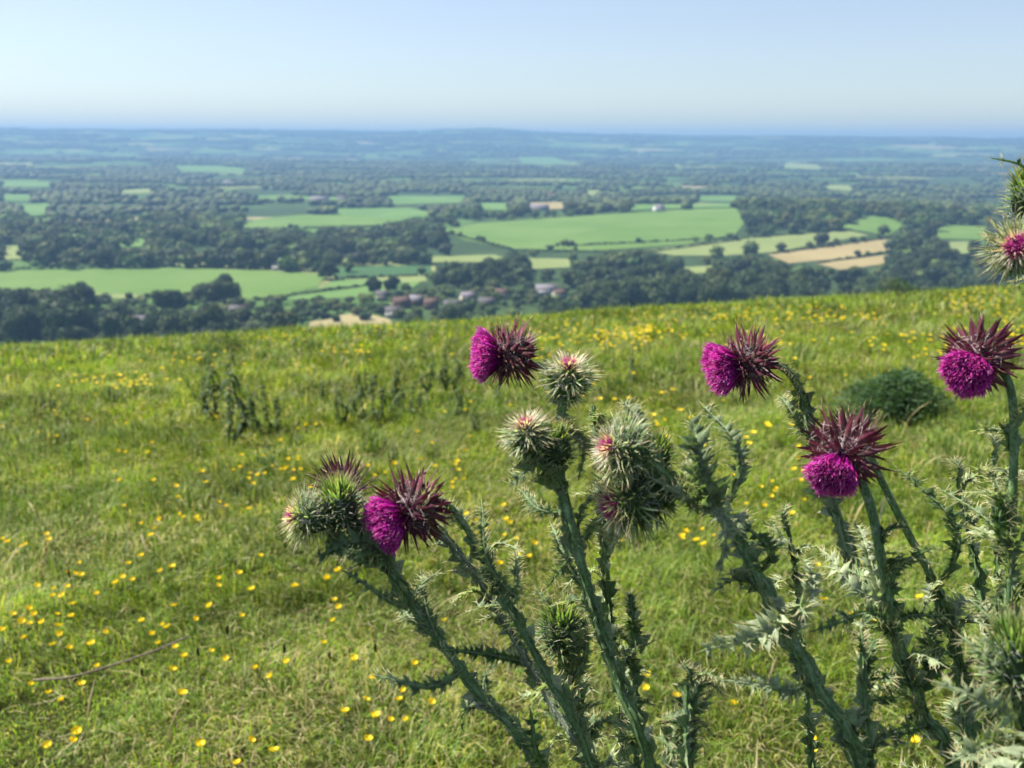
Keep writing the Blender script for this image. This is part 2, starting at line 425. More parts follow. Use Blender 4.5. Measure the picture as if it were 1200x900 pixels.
def trunk_mesh(seed):
    r = np.random.default_rng(seed); mb = MB(); c = (.07, .055, .04)
    tube(mb, crom([(0, 0, -.05), (.01, 0, .2), (.02, .01, .45), (0, 0, .75)], 4), np.linspace(.045, .012, 13), 7, c)
    for i in range(6):
        a = i * 1.05 + r.uniform(-.3, .3)
        tube(mb, crom([(0.01, 0, .25 + .05 * i), (.12 * math.cos(a), .12 * math.sin(a), .42 + .05 * i), (.3 * math.cos(a), .3 * math.sin(a), .6 + .04 * i)], 3), np.linspace(.02, .006, 7), 5, c)
    return mb
_nt = M_crown.node_tree; _b = [n for n in _nt.nodes if n.type == 'BSDF_PRINCIPLED'][0]; _src = _b.inputs['Base Color'].links[0].from_socket
_oi = _nt.nodes.new('ShaderNodeObjectInfo'); _cr = _nt.nodes.new('ShaderNodeValToRGB'); _e = _cr.color_ramp.elements
_e[0].color = (.62, .72, .80, 1); _e[1].color = (1.0, .95, .8, 1); _q = _e.new(.5); _q.color = (1, 1, 1, 1); _q = _e.new(.8); _q.color = (.9, .8, .6, 1)
_vm = _nt.nodes.new('ShaderNodeVectorMath'); _vm.operation = 'MULTIPLY'; _v2 = _nt.nodes.new('ShaderNodeVectorMath'); _v2.operation = 'SCALE'; _v2.inputs['Scale'].default_value = 1.0
_nt.links.new(_oi.outputs['Random'], _cr.inputs[0]); _nt.links.new(_src, _vm.inputs[0]); _nt.links.new(_cr.outputs[0], _vm.inputs[1]); _nt.links.new(_vm.outputs[0], _v2.inputs[0]); _nt.links.new(_v2.outputs[0], _b.inputs['Base Color'])
TREE_PROTO = []
for i in range(9):
    kind = (0, 1, 0, 2, 1, 0, 1, 2, 0)[i]
    TREE_PROTO.append((crown_mesh(100 + i, 2600, kind), trunk_mesh(200 + i), kind))

CREST = [(-200, 412), (0, 402), (150, 395), (300, 386), (450, 372), (650, 357), (900, 347), (1150, 329), (1400, 315)]
def crest(px): return np.interp(px, [c[0] for c in CREST], [c[1] for c in CREST])
VILLAGE = [(380, 385), (380, 352), (430, 344), (560, 338), (700, 338), (720, 352), (690, 372), (560, 385)]
VILLAGE2 = [(150, 372), (330, 350), (390, 345), (400, 362), (300, 392), (150, 398)]

def scatter(r0, r1, spacing, seed):
    r = np.random.default_rng(seed)
    xs = np.arange(-.66 * r1, .66 * r1, spacing); ys = np.arange(r0 * .85, r1, spacing)
    X, Y = np.meshgrid(xs, ys); X = X + r.uniform(-.48, .48, X.shape) * spacing; Y = Y + r.uniform(-.48, .48, Y.shape) * spacing
    X = X.ravel(); Y = Y.ravel(); m = (np.abs(X) < .64 * Y + 20) & (Y > r0) & (Y < r1)
    return X[m], Y[m], r
SEG = []       # hedge lines in the photograph's pixels
def open_land(X, Y, hgt):
    pts = np.stack([X, Y, height(X, Y)], 1); px, py, d = proj(pts); hp = hgt / d * FPX
    bad = np.zeros(len(X), bool)
    for nm, mt, poly in FIELDS:
        bad |= in_poly(px, py, poly) | in_poly(px, py - .55 * hp, poly) | in_poly(px, py - .9 * hp, poly)
    return bad, px, py, d, hp

TR = []   # x,y,z,h,w,dist
X, Y, r = scatter(470, 1500, 13.5, 31)
hgt = r.uniform(6.5, 18.5, len(X)) * (1 + .25 * (vnoise(X / 60, Y / 60, 8) - .5))
bad, px, py, d, hp = open_land(X, Y, hgt)
vil = in_poly(px, py, VILLAGE) | in_poly(px, py, VILLAGE2)
keep = ~bad & (~vil | (r.random(len(X)) < .62)) & (py - hp < crest(px) - 1)
cov = vnoise(X / 75, Y / 45, 9)
keep &= (cov * .6 + .4 * vnoise(X / 28, Y / 20, 19) < .555) | (r.random(len(X)) < .12)
hgt = np.where(vil, hgt * .62, hgt * (1 + .35 * (Y < 760)))
for i in np.where(keep)[0]:
    TR.append((X[i], Y[i], hgt[i], hgt[i] * r.uniform(.95, 1.45), d[i], px[i], py[i]))
# lone and hedgerow trees seen in the photograph: base pixel, height px
X, Y, r = scatter(470, 860, 10.5, 131)
hgt = r.uniform(3.5, 8, len(X)); bad, px, py, d, hp = open_land(X, Y, hgt * .4); bad = bad & ~((py > 350) & (hgt < 6.5)) | ((py > 345) & (py < 356) & (px > 285) & (px < 420))
keep = ~bad & (py > 343) & (py - hp < crest(px) - 1) & (r.random(len(X)) < np.where(px < 720, .9, .4))
for hx, hy in ((461,372),(470,361),(488,358),(505,362),(448,352),(530,364),(548,354),(570,361),(588,350),(640,345),(655,350),(192,394),(256,382),(232,378),(280,372),(170,384)):
    keep &= ~((np.abs(px - hx) < 12) & (py > hy - 3) & (py < hy + 14))
for i in np.where(keep)[0]:
    TR.append((X[i], Y[i], hgt[i], hgt[i] * r.uniform(1.0, 1.6), d[i], px[i], py[i]))
LONE = [(962,289,17),(915,296,12),(880,300,18),(840,303,16),(948,291,8),(1035,277,14),(895,278,10),(830,283,9),(815,284,7),(1045,295,18),(1070,300,22),(1085,297,20),
       (262,350,30),(240,352,24),(250,356,26),(275,356,26),(190,366,28),(205,364,26),(370,318,14),(383,317,10),(408,319,14),(75,378,42),(20,380,40),(50,370,34),(100,362,32),(438,345,20),(460,343,20),(475,345,14)]
for bx, by, hh in LONE:
    q = hit_plain(bx, by); dd = (q - CAM) @ Fw; h_ = hh / FPX * dd
    TR.append((q[0], q[1], h_, h_ * 1.1, dd, bx, by))
HEDGES = [((760,296),(870,281)),((870,280),(1000,270)),((905,298),(1045,279)),((960,309),(1058,293)),((0,316),(200,313)),((200,313),(390,313)),((515,272),(600,293)),((600,294),(760,297)),((275,269),(440,266)),((1060,268),(1100,264)),((640,290),(865,279)),((395,327),(505,323)),((300,352),(470,330))]
rh = np.random.default_rng(5)
for (a, b) in HEDGES:
    wa, wb = hit_plain(*a), hit_plain(*b); n = int(np.linalg.norm(wa - wb) / 4.5) + 1
    for t in (np.arange(n) + rh.uniform(-.3, .3, n)) / n:
        q = wa + (wb - wa) * t; hh = rh.uniform(1.6, 3.4) if rh.random() > .10 else rh.uniform(5, 9)
        z = float(height(q[0], q[1])); pp = proj(np.array([[q[0], q[1], z]]))
        TR.append((q[0], q[1], hh, 5.2 if hh < 4 else hh, pp[2][0], pp[0][0], pp[1][0]))
TR.sort(key=lambda t: -(t[2] / t[4]) - (0 if -20 < t[5] < 1220 else -1))
NIND = 285
ORD = ['first', 'second', 'third', 'fourth', 'fifth', 'sixth', 'seventh', 'eighth', 'ninth', 'tenth', 'eleventh', 'twelfth', 'thirteenth', 'fourteenth', 'fifteenth', 'sixteenth', 'seventeenth', 'eighteenth', 'nineteenth', 'twentieth']
ind = TR[:NIND]; rest = TR[NIND:]
def ordinal_labels(items, fmt, maxn=16):
    """items: (key, px); within a key number them from the left"""
    out = [None] * len(items); by = {}
    for i, (k, x) in enumerate(items): by.setdefault(k, []).append((x, i))
    for k, l in by.items():
        l.sort()
        for j, (x, i) in enumerate(l):
            out[i] = fmt(k, ORD[j] if j < len(ORD) else None, len(l), j)
    return out
rt = np.random.default_rng(77)
kinds = [int(rt.integers(0, 9)) for _ in ind]
KW = {0: 'dark green broadleaf tree', 1: 'lighter green broadleaf tree', 2: 'blackish green narrow tree'}
COLS = [(0, 'at left edge'), (95, 'left of white walled house'), (200, 'by white gabled house'), (300, 'left of straw patch'), (390, 'above straw patch'),
        (480, 'by village roofs'), (570, 'right of village'), (680, 'below big green field'), (780, 'right of white farmhouse'), (870, 'left of sandy field'), (960, 'below sandy field'), (1070, 'right of sandy field')]
def treekey(t, k):
    c = [n for x, n in COLS if t[5] >= x] or [COLS[0][1]]
    cy = crest(t[5]) - t[6]
    row = 'front' if cy < 12 else ('second' if cy < 28 else ('third' if cy < 48 else 'back'))
    return (KW[TREE_PROTO[k][2]], row, c[-1])
labs = ordinal_labels([(treekey(t, k), t[5]) for t, k in zip(ind, kinds)],
    lambda k, o, n, j: f"{k[0]}, {k[1]} row {k[2]}" + (f", {o} from left" if n > 1 and o else ''))
protos = []
for cm, tm, kd in TREE_PROTO:
    e = empty('broadleaf_tree', (0, 0, 0)); cm.build('crown', M_crown, e, smooth=False); tm.build('trunk', M_bark, e); protos.append([e, False])
for t, k, lab in zip(ind, kinds, labs):
    e, used = protos[k]
    if not used: o = e; protos[k][1] = True
    else: o = copy_tree(e)
    o.location = (t[0], t[1], float(height(t[0], t[1])) - .1); o.scale = (t[3] / 1.35, t[3] / 1.35, t[2] / 1.12); o.rotation_euler = (0, 0, rt.uniform(0, 6.28))
    tag(o, lab, 'tree', 'broadleaf trees in the valley below the hill')
for e, used in protos:
    if not used: bpy.data.objects.remove(e)

def mass(X, Y, h, wd, tmpl, seed, colvar=.35):
    r = np.random.default_rng(seed); n = len(X); v, f = tmpl
    K = len(v); a = r.uniform(0, 2 * PI, n); ca, sa = np.cos(a)[:, None], np.sin(a)[:, None]
    jit = 1 + .28 * (r.random((n, K)) - .5)
    vx = v[None, :, 0] * jit; vy = v[None, :, 1] * jit; vz = v[None, :, 2] * jit
    Zg = height(X, Y)
    Vx = (vx * ca - vy * sa) * wd[:, None] * .5 + X[:, None]; Vy = (vx * sa + vy * ca) * wd[:, None] * .5 + Y[:, None]
    Vz = (vz * .5 + .42) * h[:, None] + Zg[:, None]
    base = np.array([.044, .070, .022]) * r.uniform(.55, 1.8, (n, 1)) * (1 + np.array([.5, .3, .1]) * (r.random((n, 1)) > .7))
    F = (f[None] + (np.arange(n) * K)[:, None, None]).reshape(-1, 4)
    return np.stack([Vx, Vy, Vz], -1).reshape(-1, 3), F, np.repeat(base, K, 0)
# the trees behind the nearest 285: leaf-clump crowns, one mass
mb = MB()
R_ = np.array([(t[0], t[1], t[2], t[3]) for t in rest])
mids = [crown_mesh(300 + i, 330, i % 3) for i in range(6)]
mids = [(np.concatenate(m_.v), np.concatenate(m_.f), np.concatenate(m_.c)) for m_ in mids]
# lighter lobes for the mass
def light_crown(seed, kind):
    r = np.random.default_rng(seed); m_ = MB(); v, f = ICO1
    base = {0: (.040, .068, .018), 1: (.066, .094, .028), 2: (.030, .052, .022)}[kind]
    for i in range(7):
        a = r.uniform(0, 2 * PI); rad = r.uniform(.2, .55) if i else 0; lr = r.uniform(.2, .32) if i else .45
        m_.add(v * lr * (1 + .3 * (r.random((len(v), 1)) - .5)) + [rad * math.cos(a), rad * math.sin(a), r.uniform(.3, .85) if i else .6], f, base)
    n = 170; d = norm(r.normal(size=(n, 3))); d[:, 2] = np.abs(d[:, 2]); c = d * r.uniform(.4, .72, (n, 1)) + [0, 0, .5]
    nn = norm(d + .8 * r.normal(size=(n, 3))); a = norm(np.cross(nn, r.normal(size=(n, 3)))); b = np.cross(nn, a); s = r.uniform(.05, .1, (n, 1))
    m_.add(np.stack([c - a * s, c + b * s, c + a * s, c - b * s], 1).reshape(-1, 3), np.arange(4 * n).reshape(n, 4), np.repeat(np.array(base) * r.uniform(.7, 1.5, (n, 1)), 4, 0))
    return np.concatenate(m_.v), np.concatenate(m_.f), np.concatenate(m_.c)
lights_ = [light_crown(400 + i, (0, 1, 0, 2, 1)[i]) for i in range(5)]
kk = rt.integers(0, 5, len(R_))
for k in range(5):
    S = R_[kk == k]; v, f, c = lights_[k]; n = len(S); a = rt.uniform(0, 6.28, n)
    ca, sa = np.cos(a)[:, None], np.sin(a)[:, None]
    Vx = (v[:, 0] * ca - v[:, 1] * sa) * S[:, 3:4] / 1.3 + S[:, 0:1]; Vy = (v[:, 0] * sa + v[:, 1] * ca) * S[:, 3:4] / 1.3 + S[:, 1:2]
    Vz = v[None, :, 2] * S[:, 2:3] / 1.15 + height(S[:, 0], S[:, 1])[:, None]
    mb.add(np.stack([Vx, Vy, Vz], -1).reshape(-1, 3), (f[None] + (np.arange(n) * len(v))[:, None, None]).reshape(-1, 4), (c[None] * rt.uniform(.6, 1.9, (n, 1, 1)) * rt.uniform(.85, 1.15, (n, 1, 3))).reshape(-1, 3))
tag(mb.build('woodland', M_crown, smooth=False), 'woods and hedgerow trees between the green fields of the valley', 'woodland', kind='stuff')
mb = MB()
for (r0, r1, sp, hh, seed, tm, cvr) in ((1500, 2600, 15, 12, 51, ICO1, .50), (2600, 4600, 22, 11, 52, ICO1, .46), (4600, 9500, 42, 12, 53, ICO1, .45), (9500, 12500, 80, 14, 54, ICO1, .6)):
    X, Y, r = scatter(r0, r1, sp, seed)
    h = hh * r.uniform(.6, 1.25, len(X)); bad, px, py, d, hp = open_land(X, Y, h)
    cov = vnoise(X / (sp * 13) + 3, Y / (sp * 7), seed) * .55 + vnoise(X / (sp * 4), Y / (sp * 2.5), seed + 9) * .45
    k = ~bad & (cov < cvr)
    v_, f_, c_ = mass(X[k], Y[k], h[k], sp * r.uniform(.95, 1.6, k.sum()), tm, seed); mb.add(v_, f_, c_)
tag(mb.build('distant_woodland', M_crown, smooth=False), 'hazy blue distant woods stretching to the horizon hills', 'distant woodland', kind='stuff')

# ------------------------------------------------------------------ houses
def box(mb, x0, x1, y0, y1, z0, z1, c):
    v = [[x, y, z] for z in (z0, z1) for y in (y0, y1) for x in (x0, x1)]
    mb.add(v, [[0, 2, 3, 1], [4, 5, 7, 6], [0, 1, 5, 4], [2, 6, 7, 3], [0, 4, 6, 2], [1, 3, 7, 5]], c)
def house(px, py, L, D, H, wallc, roofc, rot, label, cat='house', name='house', chimney=True):
    q = hit_plain(px, py); z = float(height(q[0], q[1]))
    e = empty(name, (q[0], q[1], z), label, cat, None); e.rotation_euler = (0, 0, rot)
    mb = MB(); box(mb, -L / 2, L / 2, -D / 2, D / 2, -.5, H, wallc)
    rh_ = D * .42
    for s in (-1, 1):
        x = s * L / 2
        mb.add([[x, -D / 2, H], [x, D / 2, H], [x, 0, H + rh_]], [[0, 1, 2, 2]], wallc)
    mb.build('wall', M_wall, e, smooth=False)
    rb = MB(); o_ = .45
    for s in (-1, 1):
        y = s * (D / 2 + o_); zt = H - o_ * .84
        a = [[-L / 2 - .3, y, zt], [L / 2 + .3, y, zt], [L / 2 + .3, 0, H + rh_ + .05], [-L / 2 - .3, 0, H + rh_ + .05]]
        rb.add(np.array(a + [[p[0], p[1], p[2] + .22] for p in a]), [[0, 1, 2, 3], [4, 5, 6, 7], [0, 1, 5, 4], [1, 2, 6, 5], [3, 0, 4, 7], [2, 3, 7, 6]], roofc)
    ro_ = rb.build('roof', M_roof, e, smooth=False)
    if chimney:
        cb = MB(); box(cb, L * .3, L * .3 + .9, -.4, .5, H + rh_ * .5, H + rh_ + 1.1, (.25, .13, .09)); cb.build('chimney', M_wall, ro_, smooth=False)
    n = max(2, int(L / 3.2))
    for i in range(n):
        x = -L / 2 + L * (i + .5) / n
        for zz in ((1.0, 3.5) if H > 4.2 else (1.0,)):
            wb = MB(); box(wb, x - .6, x + .6, -D / 2 - .06, -D / 2 - .003, zz, zz + 1.2, (.04, .05, .06)); fo = wb.build('window', M_glass, e, smooth=False)
            fb = MB(); box(fb, x - .7, x + .7, -D / 2 - .1, -D / 2 - .004, zz - .12, zz - .01, (.7, .7, .68)); fb.build('sill', M_wall, fo, smooth=False)
    db = MB(); box(db, L * .07 - .5, L * .07 + .5, -D / 2 - .05, -D / 2 - .002, 0, 2.05, (.12, .05, .03)); db.build('door', M_wall, e, smooth=False)
    return e
BR = (.11, .075, .06); CR = (.36, .33, .27); WH = (.55, .54, .52); RT_ = (.085, .055, .045); RG = (.08, .075, .08); RGL = (.15, .14, .155)
HOUSES = [
 (461,372,11,7,4.8,WH,RG,.15,'white rendered house lowest in the village above the meadow crest'),
 (470,361,13,8,5,BR,RT_,.5,'red roofed brick house right behind the white village house'),
 (488,358,10,7,5,BR,RGL,-.2,'pale grey roofed brick house right of the red roof'),
 (505,362,10,7,5,BR,RT_,.2,'brown roofed brick house, next right of the pale grey roof'),
 (448,352,9,7,4.8,CR,RG,.1,'cream house with dark roof up left of the white village house'),
 (530,364,12,7,4.6,BR,RG,-.3,'long dark roofed brick house right of village centre'),
 (548,354,11,7,5,CR,RGL,.4,'cream house under a light roof, up in the village right'),
 (570,361,12,7,5,BR,RG,.1,'dark roofed house above the upper left purple thistle'),
 (588,350,10,7,5,CR,RT_,-.1,'cream house with brownish roof at right village end'),
 (640,345,17,9,4.5,WH,RGL,.1,'wide white farmhouse among trees right of the village'),
 (655,350,10,7,4.5,CR,RT_,.5,'small cream outbuilding beside the wide white farmhouse'),
 (192,394,9,7,4.8,WH,RGL,.3,'small white walled house low in the trees at left'),
 (256,382,9,7,4.8,WH,RGL,-.2,'white gabled house right of the small low white house'),
 (232,378,14,8,4.8,BR,RG,.2,'grey roofed brick house beside the white gabled house'),
 (280,372,13,8,5,BR,RG,-.3,'brown brick house half hidden under left tree clump'),
 (170,384,14,8,5,BR,RG,.4,'leftmost brick house with dark slate roof'),
 (330,316,17,9,4.5,WH,RGL,.1,'white farm building at the right corner of the long green field'),
 (267,217,26,12,6,WH,RGL,.2,'isolated bright white farmhouse in the distant woods, left'),
 (375,236,36,12,5,CR,RGL,-.1,'long white warehouse in the middle distance'),
 (402,235,24,12,5,WH,RG,.2,'white shed just right of the long white warehouse'),
 (772,248,15,10,6,WH,RGL,.3,'lone white house on the top edge of the big green field'),
 (868,315,13,9,4.5,BR,RT_,.1,'reddish barn under the lower edge of the pale green slope'),
 (632,247,30,12,5,CR,RGL,.1,'pale farm sheds left above the big green field'),
 (645,232,26,12,5,CR,RT_,-.2,'tan farm building behind the pale farm sheds'),
 (1070,262,16,9,5,WH,RGL,.2,'pale house in trees right of the sandy field'),
]
for h_ in HOUSES: house(*h_)

# ------------------------------------------------------------------ thistles
def basis(ax):
    ax = norm(np.asarray(ax, float)); r = np.array([0.2, .1, 1.]) if abs(ax[2]) < .9 else np.array([1., 0, 0])
    a = norm(np.cross(r, ax)); return np.stack([a, np.cross(ax, a), ax], 0)      # rows
def lerp(a, b, t): return np.asarray(a) + (np.asarray(b) - np.asarray(a)) * t

def bracts(mb, C, B, rb, L, wd, n, th0, th1, ps0, ps1, c_base, c_mid, c_tip, r, recurve=.15, elong=1.15, lvar=.2, jit=8):
    i = np.arange(n); t = (i + .5) / n
    th = np.radians(th0 + (th1 - th0) * t); ph = i * 2.39996 + r.uniform(-.2, .2, n)
    er = np.stack([np.cos(ph), np.sin(ph), 0 * ph], 1); ez = np.array([0, 0, 1.])
    base = er * (np.sin(th) * rb)[:, None] + ez * (np.cos(th) * rb * elong)[:, None]
    ps = np.radians(ps0 + (ps1 - ps0) * t + r.normal(0, jit, n))
    side = np.stack([-np.sin(ph), np.cos(ph), 0 * ph], 1); side = norm(side + .25 * r.normal(size=(n, 3)))
    d = er * np.sin(ps)[:, None] + ez * np.cos(ps)[:, None]
    d = norm(d + side * r.normal(0, .10, (n, 1)))
    Ln = L * (1 - .35 * np.abs(t * 2 - 1) ** 2) * (1 + lvar * r.uniform(-1, 1, n))
    s = np.array([0, .14, .32, .52, .72, .88, 1.])
    bend = np.radians(r.normal(recurve * 60, 14, n))
    out = (er * np.cos(ps)[:, None] - ez * np.sin(ps)[:, None])            # away from the axis tip
    Pt = base[:, None] + Ln[:, None, None] * (d[:, None] * s[None, :, None] + out[:, None] * (np.sin(bend)[:, None, None] * .5 * (s ** 2)[None, :, None]))
    W = wd * np.array([.75, 1, .95, .74, .46, .20, .03])[None] * r.uniform(.75, 1.15, (n, 1)) * .5
    side = norm(side - d * (side * d).sum(1, keepdims=True))
    cc = np.stack([lerp(c_base, c_mid, min(1, q / .45)) if q < .45 else lerp(c_mid, c_tip, (q - .45) / .55) for q in s])
    Cc = cc[None] * r.uniform(.7, 1.3, (n, 1, 1)) * (1 + .06 * r.normal(size=(n, 1, 3)))
    rib(mb, C + Pt @ B, W, side @ B, np.clip(Cc, .003, 1), fold=.55)
    # spine at the tip of each
    e = Pt[:, -1]; dd = norm(Pt[:, -1] - Pt[:, -2])
    Sp = np.stack([Pt[:, -2], e, e + dd * (L * .13)], 1)
    rib(mb, C + Sp @ B, np.array([.00028, .00022, .00004])[None] * np.ones((n, 1)), side @ B, np.array([.30, .24, .14]), fold=.8)
    return base, Pt

def wool(mb, C, B, rad, n, r, ln=.008, col=(.62, .62, .56), zs=(-1, 1), w_=.00011):
    d = norm(r.normal(size=(n, 3))); d[:, 2] = np.clip(d[:, 2], zs[0], zs[1])
    p = d * rad * r.uniform(.85, 1.2, (n, 1)); q = norm(np.cross(d, r.normal(size=(n, 3))) + .35 * d)
    k = norm(r.normal(size=(n, 3)))
    s = np.linspace(0, 1, 5); l = ln * r.uniform(.4, 1.4, (n, 1, 1))
    Pt = p[:, None] + l * (q[:, None] * s[None, :, None] + k[:, None] * (s * (1 - s))[None, :, None] * .9)
    rib(mb, C + Pt @ B, np.full((n, 5), w_), norm(np.cross(q, k)) @ B, np.array(col))

def core(mb, C, B, rb, col, el=1.15, squash=1.0):
    v, f = ICO3; mb.add(C + (v * rb * [1, 1, el]) @ B, f, col)

def florets(mb, C, B, rb, Rt_, zc, r, n=1700, amax=92, flat=.8, c0=(.15, .008, .12), c1=(.54, .022, .38), c2=(.80, .16, .60)):
    """brush of tubular florets: a narrow waist in the bracts, widening to an uneven cushion of split curling tips"""
    i = np.arange(n); t = (i + .5) / n
    al = np.arccos(1 - t * (1 - math.cos(math.radians(amax)))); ph = i * 2.39996 + r.normal(0, .12, n)
    lob = 1 + .13 * (vnoise(np.cos(ph) * 2.2 * np.sin(al) + 7, np.sin(ph) * 2.2 * np.sin(al) + 3, int(C[0] * 1000) & 63) - .5) * 2
    jr = r.normal(1, .075, n) * lob
    rr = np.sin(al) ** .85
    end = np.stack([rr * np.cos(ph), rr * np.sin(ph), .30 + np.cos(al) * flat * .62], 1) * (Rt_ * jr)[:, None] + [0, 0, zc * .85]
    s0 = np.stack([rr * np.cos(ph) * rb * .70, rr * np.sin(ph) * rb * .70, np.full(n, rb * .55)], 1)
    mid = lerp(s0, end, .55) * [.90, .90, 1.0]
    k = norm(r.normal(size=(n, 3)))
    s = np.array([0, .4, .75, .92, 1.]); Q = np.zeros((n, 5, 3))
    for j, q in enumerate(s): Q[:, j] = (1 - q) ** 2 * s0 + 2 * q * (1 - q) * mid + q * q * end
    Q[:, 3] += k * .0005; Q[:, 4] += k * r.uniform(.0003, .0028, (n, 1))
    W = np.array([.00016, .00020, .00024, .00036, .00012])[None] * r.uniform(.8, 1.3, (n, 1)) * (Rt_ / .017)
    cc = np.stack([np.array(c0), lerp(c0, c1, .35), np.array(c1), np.array(c1), np.array(c2)])[None] * np.ones((n, 1, 1)); pale = r.random(n) < .13; cc[pale, 4] = (.88, .50, .76); cc[pale, 3] = lerp(c1, (.88, .50, .76), .4); cc[:, :, 2] *= r.uniform(.7, 1.2, (n, 1))
    rib(mb, C + Q @ B, W, norm(np.cross(k, end - mid)) @ B, np.clip(cc * r.uniform(.6, 1.3, (n, 1, 1)), 0, 1), fold=.9)
    v, f = ICO3; mb.add(C + (v * [.80, .80, .42] * Rt_ + [0, 0, zc * .85 + .22 * Rt_]) @ B, f, np.array(c0) * 1.1)  # dark core ball added inside the tuft to block light
    mbp = np.array([(C + np.array([[0, 0, z]]) @ B)[0] for z in np.linspace(rb * .4, zc * .85 + .2 * Rt_, 5)]); tube(mb, mbp, np.linspace(rb * .70, Rt_ * .76, 5), 14, np.array(c0))

def head(plant, org, kind, cpx, depth, ax, size, seed, label=None, tuft=None, nb=None, pk=.22):
    """cpx: pixel of the involucre centre; ax in camera terms (right, up, towards camera); size: tip radius of bracts in px"""
    r = np.random.default_rng(seed)
    C = P(cpx[0], cpx[1], depth); A = norm(ax[0] * Rt + ax[1] * Up - ax[2] * Fw); B = basis(A)
    R = size / FPX * depth
    if kind == 'open':
        rb = R * .36
        mb = MB(); core(mb, C, B, rb * 1.0, (.07, .03, .04)); R = R * .97
        bracts(mb, C, B, rb, R * .66, R * .15, nb or 120, 40, 158, 60, 124, (.20, .15, .14), (.15, .035, .06), (.075, .016, .032), r, recurve=.22, jit=12, lvar=.28)
        bracts(mb, C, B, rb, R * .50, R * .06, 46, 28, 70, 36, 66, (.30, .16, .20), (.24, .05, .11), (.09, .02, .04), r)
        fh = mb.build('flower_head', M_bract, plant, org)
        if label: fh['label'] = label
        mb = MB(); wool(mb, C, B, rb * 1.15, 420, r, R * .22, (.60, .50, .50)); wool(mb, C, B, rb * 1.5, 160, r, R * .25, (.6, .5, .5)); mb.build('cobweb_hairs', M_wool, fh, org)
        mb = MB(); tr = (tuft or (.50, .58)); florets(mb, C, B, rb, R * tr[0], R * tr[1], r); mb.build('florets', M_floret, fh, org)
    elif kind == 'dark':        # spent / back-facing head with purple grey bracts
        rb = R * .36; mb = MB(); core(mb, C, B, rb, (.06, .035, .04))
        bracts(mb, C, B, rb, R * .68, R * .085, 120, 10, 140, 14, 92, (.22, .19, .17), (.12, .05, .07), (.06, .02, .035), r, recurve=.05)
        fh = mb.build('flower_head', M_bract, plant, org)
        if label: fh['label'] = label
        mb = MB(); wool(mb, C, B, rb * 1.2, 300, r, R * .2, (.6, .5, .5)); mb.build('cobweb_hairs', M_wool, fh, org)
    elif kind == 'pink':        # opening bud, pale spines radiating round a small pink centre
        rb = R * .50; mb = MB(); core(mb, C, B, rb * .97, (.07, .12, .05))
        bracts(mb, C, B, rb, R * .30, R * .085, 120, 62, 166, 70, 125, (.09, .15, .06), (.13, .20, .085), (.50, .50, .32), r, jit=10)
        bracts(mb, C, B, rb, R * .60, R * .060, 110, 40, 92, 52, 100, (.12, .18, .08), (.28, .34, .19), (.72, .68, .50), r, recurve=.10, jit=10)
        bracts(mb, C, B, rb * .92, R * .52, R * .055, 90, 8, 46, 24, 74, (.34, .40, .24), (.62, .56, .46), (.80, .70, .60), r, recurve=.2, jit=9)
        bracts(mb, C, B, rb * .86, R * .34, R * .050, 40, 4, 26, 8, 50, (.55, .30, .36), (.66, .36, .44), (.72, .36, .46), r, jit=9)
        fh = mb.build('flower_bud', M_plant, plant, org)
        if label: fh['label'] = label
        mb = MB(); wool(mb, C, B, rb * 1.12, 260, r, R * .22, zs=(-.8, .95)); wool(mb, C, B, rb * 1.35, 90, r, R * .25, (.75, .72, .68), zs=(.1, .95)); mb.build('cobweb_hairs', M_wool, fh, org)
        mb = MB(); florets(mb, C, B, rb * .5, R * pk, rb * 1.35, r, 330, 95, .9, c0=(.24, .01, .12), c1=(.62, .03, .32), c2=(.80, .20, .50)); mb.build('florets', M_floret, fh, org)
    else:                       # closed green bud
        rb = R * .52; mb = MB(); core(mb, C, B, rb, (.05, .085, .035))
        bracts(mb, C, B, rb, R * .40, R * .085, 130, 45, 168, 44, 108, (.10, .16, .07), (.14, .21, .09), (.42, .44, .26), r, elong=1.3)
        bracts(mb, C, B, rb, R * .52, R * .085, 110, 5, 60, 6, 38, (.12, .20, .05), (.17, .26, .075), (.46, .46, .24), r, recurve=.0, elong=1.3)
        fh = mb.build('flower_bud', M_plant, plant, org)
        if label: fh['label'] = label
        mb = MB(); wool(mb, C, B, rb * 1.2, 200, r, R * .22, zs=(-.9, .7)); mb.build('cobweb_hairs', M_wool, fh, org)
    return C, A

